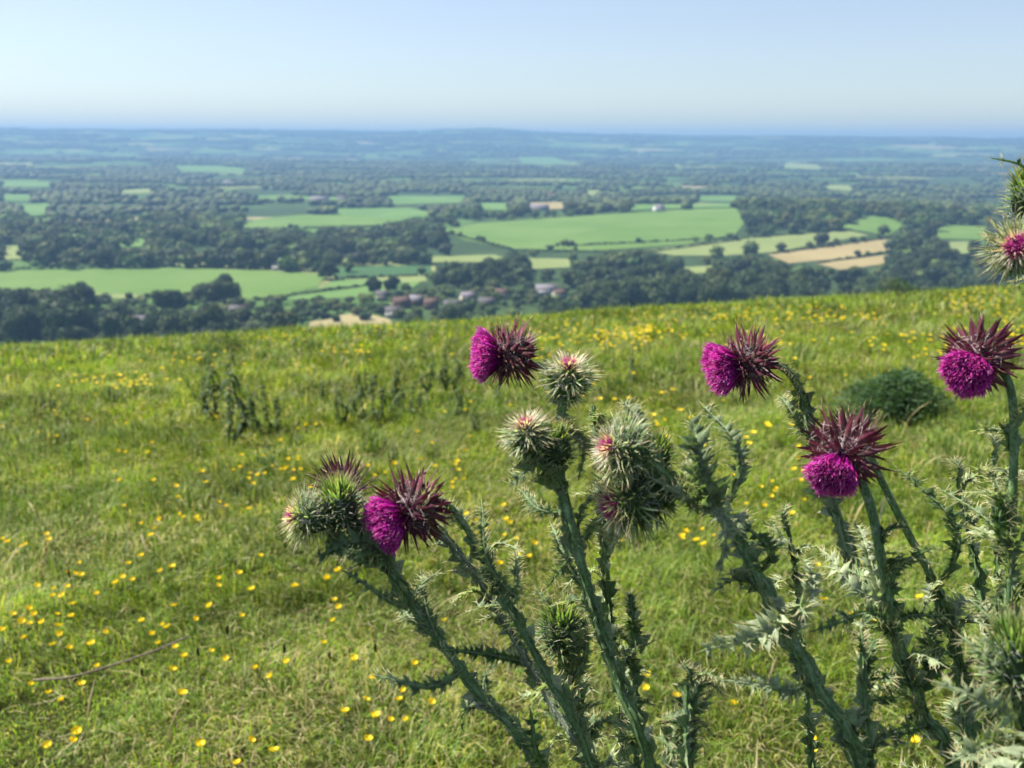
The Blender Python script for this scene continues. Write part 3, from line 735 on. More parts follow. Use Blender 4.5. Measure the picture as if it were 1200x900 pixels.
G_D = (.055, .115, .035); G_M = (.105, .185, .055); G_W = (.40, .45, .29); SPN = (.50, .46, .28)
def leaf(mb, base, d, up, Ln, wd, r, curl=.5, woolly=.3, lobes=7, spine=.005):
    lobes = int(lobes * 1.35)
    """one spiny thistle leaf: rib, folded lobes ending in spines, pale woolly veins"""
    d = norm(np.asarray(d, float)); up = norm(np.asarray(up, float) - d * (np.asarray(up) @ d)); sd_ = np.cross(d, up)
    s = np.linspace(0, 1, 14); cur = curl * s ** 2
    wob = r.uniform(-.2, .2)
    rib_ = base + Ln * (d[None] * (s - .25 * cur)[:, None] - up[None] * (cur * .55)[:, None] + up[None] * (.18 * np.sin(s * PI))[:, None] + sd_[None] * (wob * np.sin(s * 4))[:, None])
    cw = lerp(G_M, G_W, woolly); 
    rib(mb, rib_[None], (wd * .33 * (1 - s) ** .6 + .0004)[None], sd_[None], np.array(cw) * .95, fold=.35)
    tube(mb, rib_ + up * .0004, np.linspace(.0010, .0002, 14), 5, lerp(G_M, G_W, min(1, woolly + .35)))
    T = norm(np.gradient(rib_, axis=0)); 
    Ps, Ws, Ss, Cs, Sp, Sps = [], [], [], [], [], []
    for side in (-1, 1):
        for k in range(lobes):
            q = (k + .55 + .1 * side + r.uniform(-.38, .38)) / (lobes + .4); q = min(.97, max(.03, q)); i = q * 13; i0 = int(i); fr = i - i0
            b = rib_[i0] * (1 - fr) + rib_[min(13, i0 + 1)] * fr; t = T[i0]
            env = math.sin(min(1, q * .8 + .2) * PI) ** .7 * .75 + .27
            l = wd * env * r.uniform(.6, 1.3)
            lift0 = r.uniform(-.7, .95)
            for sub in (-1, 0, 1):
                lift = lift0 + r.uniform(-.25, .25) + .35 * sub; bend = r.uniform(-.5, .5)
                o = norm(side * sd_ + t * (.45 + .55 * sub) + up * lift)
                ll = l * (1 if sub == 0 else .68)
                u = np.array([0, .3, .6, .85, 1.])
                pp = b + ll * (o[None] * u[:, None] + up[None] * (.15 * np.sin(u * 3 + lift))[:, None] + (t * bend - up * bend * .6)[None] * (u ** 2)[:, None] * .6)
                Ps.append(pp); Ws.append(np.array([.24, .26, .17, .07, .010]) * ll * r.uniform(.7, 1.15)); Ss.append(norm(t - o * (t @ o)))
                cvar = r.uniform(.7, 1.3); Cs.append(np.array([lerp(G_M, G_W, woolly + .15) * cvar, lerp(G_D, G_W, woolly) * cvar, lerp(G_D, G_W, woolly * .9) * cvar, lerp(G_M, G_W, woolly) * cvar, SPN]))
                Sp.append(np.stack([pp[-2], pp[-1], pp[-1] + o * spine * r.uniform(.6, 1.2)])); Sps.append(Ss[-1])
    rib(mb, np.array(Ps), np.array(Ws), np.array(Ss), np.array(Cs), fold=.45)
    n = len(Sp); rib(mb, np.array(Sp), np.array([[.00035, .00028, .00005]]) * np.ones((n, 1)), np.array(Sps), np.array(SPN), fold=.8)
    # terminal spine
    rib(mb, np.stack([rib_[-2], rib_[-1], rib_[-1] + T[-1] * spine])[None], np.array([[.0004, .0003, .00005]]), sd_[None], np.array(SPN), fold=.8)

def stem(path, r0, r1, r, naked=.0, wing=1.0, hair=1.0, col=(.105, .19, .062)):
    """ribbed woolly stem with broken spiny wings; path runs from the ground upwards, naked = bare length (m) below the head"""
    mb = MB(); K = len(path); seg = np.linalg.norm(np.diff(path, axis=0), axis=1); S = np.concatenate([[0], np.cumsum(seg)]); Lt = S[-1]
    rad = .68 * (r0 + (r1 - r0) * (S / Lt) ** 1.2)
    c_ = np.array(col)
    ph = r.uniform(0, 6)
    def cf(v): return c_[None] * (1 + .35 * (vnoise(v[:, 0] * 900 + v[:, 1] * 500, v[:, 2] * 60, 3) - .5))[:, None] + np.array([.10, .11, .085])[None] * (vnoise(v[:, 0] * 1500, v[:, 2] * 400 + v[:, 1] * 900, 5) > .66)[:, None]
    tube(mb, path, rad, 14, colf=cf, rib_amp=.07)
    T, A, B = frames(path)
    if wing > 0:
        sw = np.arange(0, max(.02, Lt - naked), .0013); pw_ = np.stack([np.interp(sw, S, path[:, k]) for k in range(3)], 1); tw_ = norm(np.stack([np.interp(sw, S, T[:, k]) for k in range(3)], 1))
        aw = norm(np.stack([np.interp(sw, S, A[:, k]) for k in range(3)], 1)); bw = np.cross(tw_, aw); rw = np.interp(sw, S, rad)
        for row in range(5):
            an = row * 2 * PI / 5 + ph + .5 * np.sin(sw * 30 + row); o = aw * np.cos(an)[:, None] + bw * np.sin(an)[:, None]; sd_ = np.cross(tw_, o)
            am = .0004 + .0052 * vnoise(sw * 260 + row * 17, sw * 0 + row, 7) ** 2.2 * (.35 + vnoise(sw * 30, sw * 0 + row * 3, 8)); wv = (vnoise(sw * 110, sw * 0 + row, 9) - .5)
            ed = pw_ + o * (rw + am)[:, None] + sd_ * (am * wv * 1.6)[:, None]; inn = pw_ + o * (rw * .85)[:, None]
            V = np.stack([inn, ed], 1).reshape(-1, 3); m_ = len(sw); q = np.arange(m_ - 1) * 2
            cc = np.stack([np.tile(c_, (m_, 1)), lerp(np.array(G_M), np.array(G_W), .28) * np.ones((m_, 3))], 1).reshape(-1, 3)
            mb.add(V, np.stack([q, q + 1, q + 3, q + 2], 1), cc)
    n = int(Lt / .0042 * wing) if wing > 0 else 0
    if n:
        s = np.sort(r.uniform(0, max(.01, Lt - naked), n)); row = r.integers(0, 5, n)
        p = np.stack([np.interp(s, S, path[:, k]) for k in range(3)], 1); t = norm(np.stack([np.interp(s, S, T[:, k]) for k in range(3)], 1))
        a = norm(np.stack([np.interp(s, S, A[:, k]) for k in range(3)], 1)); b = np.cross(t, a); rr = np.interp(s, S, rad)
        an = row * 2 * PI / 5 + ph + .5 * np.sin(s * 30 + row) + r.normal(0, .15, n)
        o = a * np.cos(an)[:, None] + b * np.sin(an)[:, None]; sd_ = np.cross(t, o)
        tw = r.normal(0, .6, n)[:, None]; o2 = norm(o + t * r.uniform(.1, .9, (n, 1)) + sd_ * tw)
        l = r.uniform(.0025, .0090, n) * r.choice([.5, 1, 1.5], n)
        u = np.array([0, .35, .7, 1.])
        Pt = (p + o * rr[:, None] * .9)[:, None] + o2[:, None] * (l[:, None] * u[None])[..., None]
        W = (l[:, None] * np.array([.55, .42, .18, .02])[None])
        wv = r.uniform(0, 1, (n, 1, 1)) ** 1.5 * .75
        C = np.array(G_M)[None, None] * (1 - wv) + np.array(G_W)[None, None] * wv
        C = C * np.ones((1, 4, 1)); C[:, 3] = SPN
        rib(mb, Pt, W, norm(t - o2 * (t * o2).sum(1, keepdims=True)), C, fold=.25)
        Sp = np.stack([Pt[:, 2], Pt[:, 3], Pt[:, 3] + o2 * r.uniform(.0015, .005, (n, 1))], 1)
        rib(mb, Sp, np.array([[.0003, .00024, .00005]]) * np.ones((n, 1)), sd_, np.array(SPN), fold=.8)
    n = int(Lt * 2200 * hair)
    if n:
        s = r.uniform(0, Lt, n); p = np.stack([np.interp(s, S, path[:, k]) for k in range(3)], 1)
        t = norm(np.stack([np.interp(s, S, T[:, k]) for k in range(3)], 1)); a = norm(np.stack([np.interp(s, S, A[:, k]) for k in range(3)], 1)); b = np.cross(t, a)
        an = r.uniform(0, 2 * PI, n); o = a * np.cos(an)[:, None] + b * np.sin(an)[:, None]; rr = np.interp(s, S, rad)
        q = norm(o + t * r.normal(0, .8, (n, 1)) + np.cross(t, o) * r.normal(0, .8, (n, 1)))
        l = r.uniform(.0008, .0032, (n, 1))
        p0 = p + o * rr[:, None]
        Pt = np.stack([p0, p0 + q * l * .5 + o * l * .1, p0 + q * l * .95 + np.cross(q, o) * l * .3], 1)
        rib(mb, Pt, np.array([[.00009, .00008, .00003]]) * np.ones((n, 1)), norm(np.cross(q, o + .1)), np.array([.42, .46, .36]))
    return mb, S, T, rad

def ground_at(x, y): return float(height(x, y))
def px_path(pts, foot=None, n=9):
    q = [P(*p) for p in pts]
    if foot is not None:
        fx, fy = foot; z = ground_at(fx, fy)
        a = q[0]; base = np.array([fx, fy, z - .01])
        m1 = lerp(base, a, .35) + np.array([0, 0, .04]); m2 = lerp(base, a, .7)
        m2 = m2 * .6 + (a + (a - q[1]) * (np.linalg.norm(a - m2) / max(1e-6, np.linalg.norm(a - q[1]))) * .75) * .4
        q = [base, m1, m2] + q
    return crom(q, n)

def add_leaves(e, org, path, r, n, lo=.15, hi=.95, L=(.04, .08), wd=.012, woolly=(.05, .5), name='leaf', view=True):
    T, A, B = frames(path); K = len(path); n = max(4, int(n * .62)); wd = wd * .8
    for i in range(n):
        k = int(K * (lo + (hi - lo) * (i + r.uniform(.1, .9)) / n)); k = min(K - 2, max(1, k))
        an = r.uniform(0, 2 * PI); o = A[k] * math.cos(an) + B[k] * math.sin(an)
        frac = (k / K); l = L[1] + (L[0] - L[1]) * frac; l *= r.uniform(.7, 1.25)
        d = norm(o + T[k] * r.uniform(.5, 1.6)); mb = MB()
        leaf(mb, path[k] + o * .002, d, -T[k] * .2 + np.cross(d, np.cross(T[k], d)), l, wd * r.uniform(.75, 1.2) * (.6 + l / L[1] * .5), r, r.uniform(.1, .9), r.uniform(*woolly), lobes=int(5 + l * 60))
        mb.build(name, M_plant, e, org)

def px_leaf(e, org, b, tip, wd, r, woolly=.2, curl=.3, upv=None, lobes=8, spine=.005):
    """leaf from pixel base to pixel tip (each px,py,depth)"""
    a = P(*b); t = P(*tip); d = t - a; Ln = np.linalg.norm(d); mb = MB()
    u = (-Fw * .8 + Up * .4 if upv is None else upv[0] * Rt + upv[1] * Up - upv[2] * Fw)
    leaf(mb, a, d, u, Ln * 1.05, wd / FPX * b[2], r, curl, woolly, lobes, spine); mb.build('leaf', M_plant, e, org)

def plant(foot, label, seed, name='thistle_plant', group='musk thistle stems in the foreground'):
    org = np.array([foot[0], foot[1], ground_at(*foot)]); e = empty(name, tuple(org), label, 'thistle', group)
    return e, org, np.random.default_rng(seed)

# A: far left stem with the cluster of buds
e, org, r = plant((.20, .70), 'leftmost musk thistle, its tip crowded with green buds and one dark spiky head', 1)
pa = px_path([(632, 900, .66), (560, 810, .655), (495, 725, .65), (458, 670, .64), (430, 632, .635), (408, 612, .635)], (.20, .70))
mb, *_ = stem(pa, .0062, .0040, r, .0, 1.2); mb.build('stem', M_stem, e, org)
pb = crom([P(452, 662, .64), P(415, 650, .635), (P(385, 628, .635))], 7); mb, *_ = stem(pb, .0038, .003, r, 0, 1.2); mb.build('stem', M_stem, e, org)
pc = crom([P(455, 668, .645), P(445, 620, .665), P(425, 588, .675), P(407, 578, .68)], 7); mb, *_ = stem(pc, .003, .0026, r, .02, .7); mb.build('stem', M_stem, e, org)
head(e, org, 'green', (399, 597), .63, (-.15, .95, .25), 40, 11, 'lime green closed bud at the middle of the cluster')
head(e, org, 'pink', (366, 606), .625, (-.95, .15, .25), 40, 12, 'bud facing left with a dull pink tip')
head(e, org, 'dark', (402, 574), .68, (-.35, .8, -.35), 46, 13, 'dark purple grey spiky head turned away')
px_leaf(e, org, (462, 660, .63), (372, 640, .62), 26, r, .15, .25); px_leaf(e, org, (450, 650, .64), (470, 576, .66), 10, r, .6, .2)
px_leaf(e, org, (480, 712, .645), (405, 672, .62), 12, r, .3, .3); px_leaf(e, org, (540, 785, .65), (437, 800, .63), 14, r, .25, .3)
px_leaf(e, org, (492, 720, .65), (505, 668, .66), 10, r, .5, .2); px_leaf(e, org, (512, 745, .65), (490, 668, .66), 11, r, .2, .3); px_leaf(e, org, (585, 840, .65), (572, 770, .68), 12, r, .2, .3)
add_leaves(e, org, pa, r, 9, .05, .8, (.025, .07), .011)

# B: nodding purple head lower left
e, org, r = plant((.27, .72), 'musk thistle stem arching to the lower left nodding purple head', 2)
pa = px_path([(692, 890, .66), (642, 795, .655), (598, 712, .65), (562, 645, .65), (536, 603, .648), (516, 586, .645), (500, 588, .64), (486, 596, .635)], (.27, .72))
mb, *_ = stem(pa, .0060, .0030, r, .05, 1.0); mb.build('stem', M_stem, e, org)
head(e, org, 'open', (482, 597), .635, (-.74, -.34, .56), 56, 21, 'nodding purple flower head, lower left', tuft=(.56, .66))
px_leaf(e, org, (606, 700, .65), (555, 592, .66), 13, r, .2, .2, lobes=12); px_leaf(e, org, (610, 775, .65), (520, 762, .62), 13, r, .05, .1, lobes=12); px_leaf(e, org, (602, 708, .655), (607, 640, .67), 10, r, .4, .3)
px_leaf(e, org, (640, 900, .63), (618, 835, .62), 14, r, .0, .1, lobes=4)
add_leaves(e, org, pa, r, 12, .25, .85, (.03, .06), .012, (.4, .95))
pa2 = px_path([(694, 892, .662), (655, 838, .685), (600, 745, .70), (555, 670, .70), (505, 610, .70)], None); mb, *_ = stem(pa2, .0032, .0022, r, 0, 2.2, 2.0, (.14, .17, .12)); mb.build('stem', M_stem, e, org)
add_leaves(e, org, pa2, r, 9, .05, .98, (.02, .035), .010, (.6, 1))

# C: central tall stem
e, org, r = plant((.24, .66), 'tall central musk thistle bearing the uppermost purple head and three buds', 3)
pa = px_path([(764, 905, .64), (728, 808, .64), (698, 720, .64), (674, 630, .64), (657, 560, .645), (655, 505, .645), (662, 462, .645)], (.24, .66))
mb, *_ = stem(pa, .0068, .0042, r, .02, 1.1); mb.build('stem', M_stem, e, org)
pb = crom([P(660, 470, .645), P(652, 440, .65), P(636, 430, .655), P(615, 425, .66), P(604, 421, .66)], 7); mb, *_ = stem(pb, .0030, .0026, r, .03, .8); mb.build('stem', M_stem, e, org)
pc = crom([P(655, 572, .645), P(640, 548, .635), P(622, 535, .63)], 7); mb, *_ = stem(pc, .0045, .0045, r, 0, 1.2); mb.build('stem', M_stem, e, org)
head(e, org, 'open', (598, 416), .66, (-.98, -.02, .22), 46, 31, 'purple flower head facing left, top of the centre stem', tuft=(.62, .62), nb=135)
head(e, org, 'pink', (665, 448), .645, (.03, .90, .42), 40, 32, 'half open bud with white spines, topmost')
head(e, org, 'pink', (619, 515), .625, (-.14, .88, .42), 38, 33, 'half open bud with pale spines and pink centre, left of stem')
head(e, org, 'green', (653, 527), .63, (-.1, .95, .2), 32, 34, 'small closed green bud against the stem')
px_leaf(e, org, (655, 540, .65), (596, 560, .63), 14, r, .5, .5); px_leaf(e, org, (660, 500, .65), (690, 560, .64), 12, r, .5, .5)
px_leaf(e, org, (700, 610, .66), (640, 690, .66), 12, r, .3, .2); px_leaf(e, org, (668, 600, .65), (600, 575, .66), 12, r, .2, .4)
px_leaf(e, org, (695, 700, .66), (640, 610, .68), 12, r, .3, .3, lobes=12)
px_leaf(e, org, (660, 470, .65), (690, 530, .64), 12, r, .4, .6)
add_leaves(e, org, pa, r, 16, .1, .95, (.02, .06), .012)

# D: thin stem behind the centre
e, org, r = plant((.22, .80), 'thin grey green musk thistle stem behind the tall central one', 4)
pa = px_path([(735, 905, .78), (724, 800, .77), (712, 700, .76), (706, 610, .75), (702, 540, .75), (694, 475, .75)], (.22, .80))
mb, *_ = stem(pa, .0055, .0018, r, 0, 1.6, 1.2); mb.build('stem', M_stem, e, org)
add_leaves(e, org, pa, r, 22, .3, .99, (.025, .065), .012, (.3, .95))

# E: thick stem leaning from lower right to the big green heads
e, org, r = plant((.36, .62), 'thick stemmed musk thistle leaning left to a pair of large green heads', 5)
pa = px_path([(1008, 905, .60), (962, 812, .605), (917, 732, .61), (878, 655, .615), (852, 612, .62), (822, 588, .622), (790, 576, .625), (765, 570, .63)], (.36, .62))
mb, *_ = stem(pa, .0070, .0050, r, .0, 1.5); mb.build('stem', M_stem, e, org)
pb = crom([P(800, 580, .625), P(778, 556, .62), P(755, 538, .62)], 6); mb, *_ = stem(pb, .005, .0045, r, 0, 1.5); mb.build('stem', M_stem, e, org)
head(e, org, 'pink', (736, 528), .615, (-.93, .22, .30), 48, 51, 'large bud facing left with bright pink centre')
head(e, org, 'pink', (750, 580), .635, (-.92, -.35, .22), 66, 52, 'large dark green head with pale peach fringe, facing down left')
head(e, org, 'green', (768, 540), .64, (.1, .9, -.1), 34, 53, 'small yellowish green bud on top of the pair')
px_leaf(e, org, (842, 600, .615), (806, 492, .61), 27, r, .3, .1, lobes=9); px_leaf(e, org, (838, 598, .62), (818, 515, .61), 18, r, .5, .4, lobes=7); px_leaf(e, org, (852, 590, .63), (838, 470, .64), 15, r, .45, .2, lobes=12)
px_leaf(e, org, (805, 590, .62), (862, 665, .60), 18, r, .7, .4); px_leaf(e, org, (818, 596, .62), (770, 560, .60), 16, r, .5, .4)
px_leaf(e, org, (905, 700, .61), (840, 770, .58), 24, r, .8, .5, lobes=10); px_leaf(e, org, (915, 735, .61), (870, 745, .58), 18, r, .3, .4)
px_leaf(e, org, (892, 670, .61), (884, 615, .60), 18, r, .1, .2, lobes=6); px_leaf(e, org, (945, 800, .61), (855, 800, .58), 16, r, .5, .4, lobes=11)
px_leaf(e, org, (925, 745, .615), (950, 640, .66), 15, r, .9, .3, lobes=10); px_leaf(e, org, (735, 560, .64), (716, 480, .66), 14, r, .7, .2); px_leaf(e, org, (745, 520, .64), (735, 470, .65), 16, r, .6, .1)
px_leaf(e, org, (790, 590, .63), (745, 615, .63), 14, r, .3, .3); px_leaf(e, org, (735, 590, .64), (712, 640, .66), 16, r, .8, .2)
px_leaf(e, org, (800, 575, .63), (818, 530, .63), 14, r, .8, .6); px_leaf(e, org, (875, 650, .62), (915, 605, .66), 14, r, .8, .4)
add_leaves(e, org, pa, r, 14, .1, .9, (.025, .06), .013, (.1, .9))

# G: right of centre, two purple heads
e, org, r = plant((.40, .66), 'branched musk thistle with a large maroon spiked head above and right of centre', 6)
pa = px_path([(1118, 905, .64), (1085, 840, .64), (1060, 775, .64), (1044, 715, .64), (1032, 650, .64), (1022, 600, .645), (1010, 565, .65), (1000, 545, .65)], (.40, .66))
mb, *_ = stem(pa, .0066, .0042, r, .09, 1.3); mb.build('stem', M_stem, e, org)
pb = crom([P(1050, 745, .645), P(1015, 690, .67), P(990, 630, .70), (P(965, 560, .72)), P(949, 500, .725), P(942, 468, .725), P(926, 438, .72), P(905, 424, .715), P(885, 424, .71)], 8)
mb, *_ = stem(pb, .0052, .0040, r, .05, 1.0, col=(.12, .19, .07)); mb.build('stem', M_stem, e, org)
head(e, org, 'open', (876, 425), .705, (-.96, -.22, .16), 48, 61, 'purple flower head facing left on an arched bare neck', tuft=(.62, .66), nb=135)
head(e, org, 'open', (990, 530), .64, (-.52, -.62, .56), 58, 62, 'large head of maroon spikes with purple florets nodding to the viewer', tuft=(.50, .72), nb=105)
px_leaf(e, org, (905, 424, .715), (945, 480, .725), 7, r, .3, .3); px_leaf(e, org, (940, 500, .73), (912, 455, .74), 9, r, .3, .6)
px_leaf(e, org, (1040, 700, .645), (960, 650, .65), 18, r, .95, .3, lobes=9); px_leaf(e, org, (1046, 745, .64), (960, 725, .62), 16, r, .2, .3, lobes=10); px_leaf(e, org, (1042, 720, .64), (1000, 600, .68), 20, r, .9, .3)
px_leaf(e, org, (1050, 735, .64), (1085, 625, .66), 14, r, .05, .3); px_leaf(e, org, (1075, 810, .64), (1092, 730, .66), 18, r, .05, .2)
px_leaf(e, org, (1075, 800, .64), (1035, 790, .62), 16, r, .1, .4); px_leaf(e, org, (1085, 850, .64), (1000, 870, .60), 18, r, .15, .4)
px_leaf(e, org, (1050, 740, .64), (1100, 715, .62), 12, r, .05, .3)
add_leaves(e, org, pb, r, 10, .05, .5, (.025, .05), .012, (.5, 1)); add_leaves(e, org, pa, r, 14, .1, .75, (.02, .06), .013, (.1, .9))

# K: stem rising behind the maroon head
e, org, r = plant((.46, .74), 'musk thistle stem rising behind the large maroon head, mostly bare near the top', 7)
pa = px_path([(1135, 905, .72), (1130, 830, .72), (1118, 750, .71), (1098, 690, .71), (1064, 625, .70), (1036, 570, .70), (1018, 530, .70)], (.46, .74))
mb, *_ = stem(pa, .0066, .0036, r, .10, 1.2); mb.build('stem', M_stem, e, org)
head(e, org, 'dark', (1002, 520), .715, (-.5, .5, -.2), 48, 71, 'pale purple head hidden behind the large maroon one')
px_leaf(e, org, (1098, 690, .71), (1075, 545, .72), 14, r, .15, .2, lobes=12); px_leaf(e, org, (1110, 720, .71), (1080, 760, .70), 18, r, .2, .3); px_leaf(e, org, (1118, 750, .71), (1155, 690, .74), 16, r, .9, .5)
add_leaves(e, org, pa, r, 14, .1, .7, (.025, .06), .014, (.3, 1))

# H: rightmost purple head
e, org, r = plant((.52, .62), 'rightmost musk thistle, a straight stem under a purple head near the photo edge', 8)
pa = px_path([(1188, 905, .62), (1180, 800, .62), (1181, 700, .62), (1186, 600, .62), (1188, 500, .62), (1183, 452, .625), (1168, 428, .63), (1152, 420, .63)], (.52, .62))
mb, *_ = stem(pa, .0060, .0036, r, .15, 1.2); mb.build('stem', M_stem, e, org)
head(e, org, 'open', (1148, 418), .625, (-.62, -.52, .56), 52, 81, 'purple flower head nodding left, rightmost in view', tuft=(.56, .70), nb=110)
px_leaf(e, org, (1182, 690, .62), (1165, 545, .64), 15, r, .3, .2, lobes=11); px_leaf(e, org, (1178, 720, .62), (1118, 560, .66), 14, r, .3, .25, lobes=13); px_leaf(e, org, (1183, 650, .62), (1210, 560, .60), 14, r, .3, .25)
px_leaf(e, org, (1176, 640, .62), (1180, 560, .62), 18, r, .0, .3, lobes=5)
add_leaves(e, org, pa, r, 22, .2, .72, (.03, .06), .012, (.2, 1))

# J: bud at the top right edge
e, org, r = plant((.60, .60), 'tall musk thistle cut by the right photo edge, its white spined bud highest of all', 9)
pa = px_path([(1250, 900, .60), (1245, 700, .60), (1238, 500, .60), (1225, 370, .60), (1208, 312, .605)], (.60, .60))
mb, *_ = stem(pa, .0060, .0040, r, .0, 1.2); mb.build('stem', M_stem, e, org)
head(e, org, 'pink', (1190, 293), .60, (-.40, .05, .92), 43, 91, 'white spined bud with pink centre facing the viewer', pk=.34)
head(e, org, 'green', (1207, 235), .62, (-.2, .9, .3), 40, 92, 'green bud above, at the photo edge')
px_leaf(e, org, (1212, 222, .62), (1170, 182, .60), 9, r, .0, .2, lobes=3); px_leaf(e, org, (1205, 270, .61), (1155, 280, .6), 10, r, .9, .1)
pb = crom([P(1225, 370, .60), P(1232, 300, .61), P(1212, 250, .62)], 7); mb, *_ = stem(pb, .0035, .003, r, 0, 1.); mb.build('stem', M_stem, e, org)
add_leaves(e, org, pa, r, 10, .2, .95, (.03, .06), .013)

# I: big bud bottom right
e, org, r = plant((.44, .50), 'low musk thistle with one large blunt green bud in the bottom right corner', 10)
pa = px_path([(1200, 915, .52), (1196, 860, .52), (1190, 815, .52)], (.44, .50))
mb, *_ = stem(pa, .0062, .0055, r, .0, 1.8); mb.build('stem', M_stem, e, org)
head(e, org, 'green', (1190, 775), .52, (-.05, .97, .22), 58, 101, 'large blunt green bud')
px_leaf(e, org, (1190, 830, .52), (1135, 745, .52), 18, r, .3, .3); px_leaf(e, org, (1192, 850, .52), (1115, 800, .50), 20, r, .5, .4, lobes=10); px_leaf(e, org, (1190, 870, .53), (1120, 885, .52), 20, r, .5, .4)
px_leaf(e, org, (1195, 840, .52), (1150, 700, .55), 14, r, .1, .2)
add_leaves(e, org, pa, r, 9, .3, .98, (.035, .06), .016, (.2, .9))

# L: small upright bud low in the centre
e, org, r = plant((.16, .78), 'short musk thistle with an upright narrow green bud, between two leaning stems', 11)
pa = px_path([(690, 910, .74), (678, 850, .74), (666, 800, .735), (660, 765, .73)], (.16, .78))
mb, *_ = stem(pa, .0045, .0050, r, .0, 1.8); mb.build('stem', M_stem, e, org)
head(e, org, 'green', (658, 742), .73, (-.05, .98, .15), 42, 111, 'narrow upright green bud')
px_leaf(e, org, (668, 800, .73), (640, 690, .73), 16, r, .3, .1, lobes=10); px_leaf(e, org, (668, 800, .73), (690, 705, .73), 12, r, .3, .1, lobes=8)
add_leaves(e, org, pa, r, 14, .35, .98, (.03, .055), .013, (.2, .9))

# leafy shoots without flowers
SH = [((.22, .70), [(748, 905, .66), (746, 850, .66), (744, 780, .66), (742, 718, .66)], 'upright dark spiny shoot right of the central stem base', .05),
      ((.26, .60), [(806, 905, .60), (805, 860, .60), (806, 800, .60)], 'short dark spiny shoot at the bottom edge right of centre', .1),
      ((.30, .64), [(786, 905, .62), (800, 850, .63), (818, 800, .64)], 'pale spiny shoot leaning right at the bottom edge', .6),
      ((.37, .60), [(1022, 905, .60), (1015, 840, .60), (1012, 765, .60)], 'upright blackish green spiny shoot left of the bottom right stems', .05),
      ((.42, .80), [(940, 760, .80), (935, 690, .80), (922, 615, .80)], 'woolly pale spiny shoot behind the thick leaning stem', .8),
      ((.55, .76), [(1160, 800, .74), (1150, 700, .74), (1122, 560, .74)], 'thin leafy spiny shoot left of the rightmost stem', .4),
      ((.52, .78), [(1172, 760, .76), (1168, 650, .76), (1165, 530, .76)], 'grey woolly spiny shoot behind the rightmost stem', .8),
      ((.21, .90), [(690, 905, .84), (684, 860, .84), (680, 800, .84)], 'small spiny shoot behind the narrow green bud', .5)]
for k, (ft, pts, lab, wl) in enumerate(SH):
    e, org, r = plant(ft, lab, 60 + k, 'thistle_shoot', 'flowerless thistle shoots')
    pa = px_path(pts, ft); mb, *_ = stem(pa, .0034, .0012, r, 0, 1.2); mb.build('stem', M_stem, e, org)
    add_leaves(e, org, pa, r, 14, .35, .99, (.022, .05), .011, (wl * .5, min(1, wl + .2)))
    px_leaf(e, org, pts[-1], (pts[-1][0] - 4, pts[-1][1] - 22, pts[-1][2]), 8, r, wl, .1)

# ------------------------------------------------------------------ meadow grass
def grass_pts(n, y0, y1, r, pw=0.0):
    # sample in the viewing wedge, plus a margin for a step to either side
    y = y0 + (y1 - y0) * r.random(n * 2) ** (1.0 if pw == 0 else pw)
    hw = .60 * y + 1.0; hwm = .60 * y1 + 1.0
    k = r.random(n * 2) < hw / hwm; y = y[k][:n]; x = r.uniform(-1, 1, len(y)) * (.60 * y + 1.0)
    return x, y
def blades(mb, x, y, hmin, hmax, wd, r, K=3, straw=.12, lean=.5):
    n = len(x); z = height(x, y)
    tuft = vnoise(x * 2.6, y * 2.6, 31); tuf2 = vnoise(x * 9, y * 9, 32)
    h = (hmin + (hmax - hmin) * r.random(n) ** 1.6) * (.40 + .6 * tuft + .95 * tuf2 ** 2)
    flow = vnoise(x * 1.5, y * 1.5, 33) * 12.0
    ph = flow + r.normal(0, 1.1, n); d = np.stack([np.cos(ph), np.sin(ph), 0 * ph], 1)
    is_s = r.random(n) < straw * (.3 + 2.0 * vnoise(x * 1.7, y * 1.7, 35) ** 2)
    ln = np.clip(r.normal(lean, .28, n), .05, 1.3) * np.where(is_s, 1.5, 1.0); h = np.where(is_s, h * .8, h)
    b = np.stack([x, y, z - .004], 1)
    s = np.linspace(0, 1, K); th = ln[:, None] * (s[None] * .45 + s[None] ** 2 * .75)
    up = np.array([0, 0, 1.])
    Pt = b[:, None] + h[:, None, None] * (d[:, None] * (np.sin(th) * s[None])[..., None] + up * (np.cos(th) * s[None])[..., None])
    W = wd * r.uniform(.6, 1.3, (n, 1)) * (np.array([1, .85, .08]) if K == 3 else np.array([.9, 1, .7, .06]))[None]
    sa = ph + PI / 2 + r.normal(0, .5, n); S = np.stack([np.cos(sa), np.sin(sa), r.normal(0, .2, n)], 1)
    gcol = np.array([(.138, .240, .028), (.205, .290, .040), (.050, .110, .018), (.34, .36, .09)])[r.choice(4, n, p=[.36, .34, .16, .14])]
    patch = vnoise(x * .8, y * .8, 36)[:, None]
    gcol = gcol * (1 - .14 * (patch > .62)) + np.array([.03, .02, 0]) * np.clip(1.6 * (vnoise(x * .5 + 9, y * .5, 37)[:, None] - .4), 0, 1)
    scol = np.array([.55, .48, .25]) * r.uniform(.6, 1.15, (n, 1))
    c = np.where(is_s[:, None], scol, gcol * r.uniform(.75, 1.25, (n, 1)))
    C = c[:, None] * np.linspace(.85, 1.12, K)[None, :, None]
    rib(mb, Pt, W, S, C)
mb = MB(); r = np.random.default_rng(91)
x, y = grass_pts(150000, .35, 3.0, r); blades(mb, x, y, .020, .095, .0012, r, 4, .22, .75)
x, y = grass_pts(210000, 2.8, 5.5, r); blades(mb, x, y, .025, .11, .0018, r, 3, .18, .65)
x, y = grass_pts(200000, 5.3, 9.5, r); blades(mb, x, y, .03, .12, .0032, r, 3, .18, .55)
x, y = grass_pts(190000, 9.3, 21, r); blades(mb, x, y, .04, .14, .007, r, 3, .12, .5)
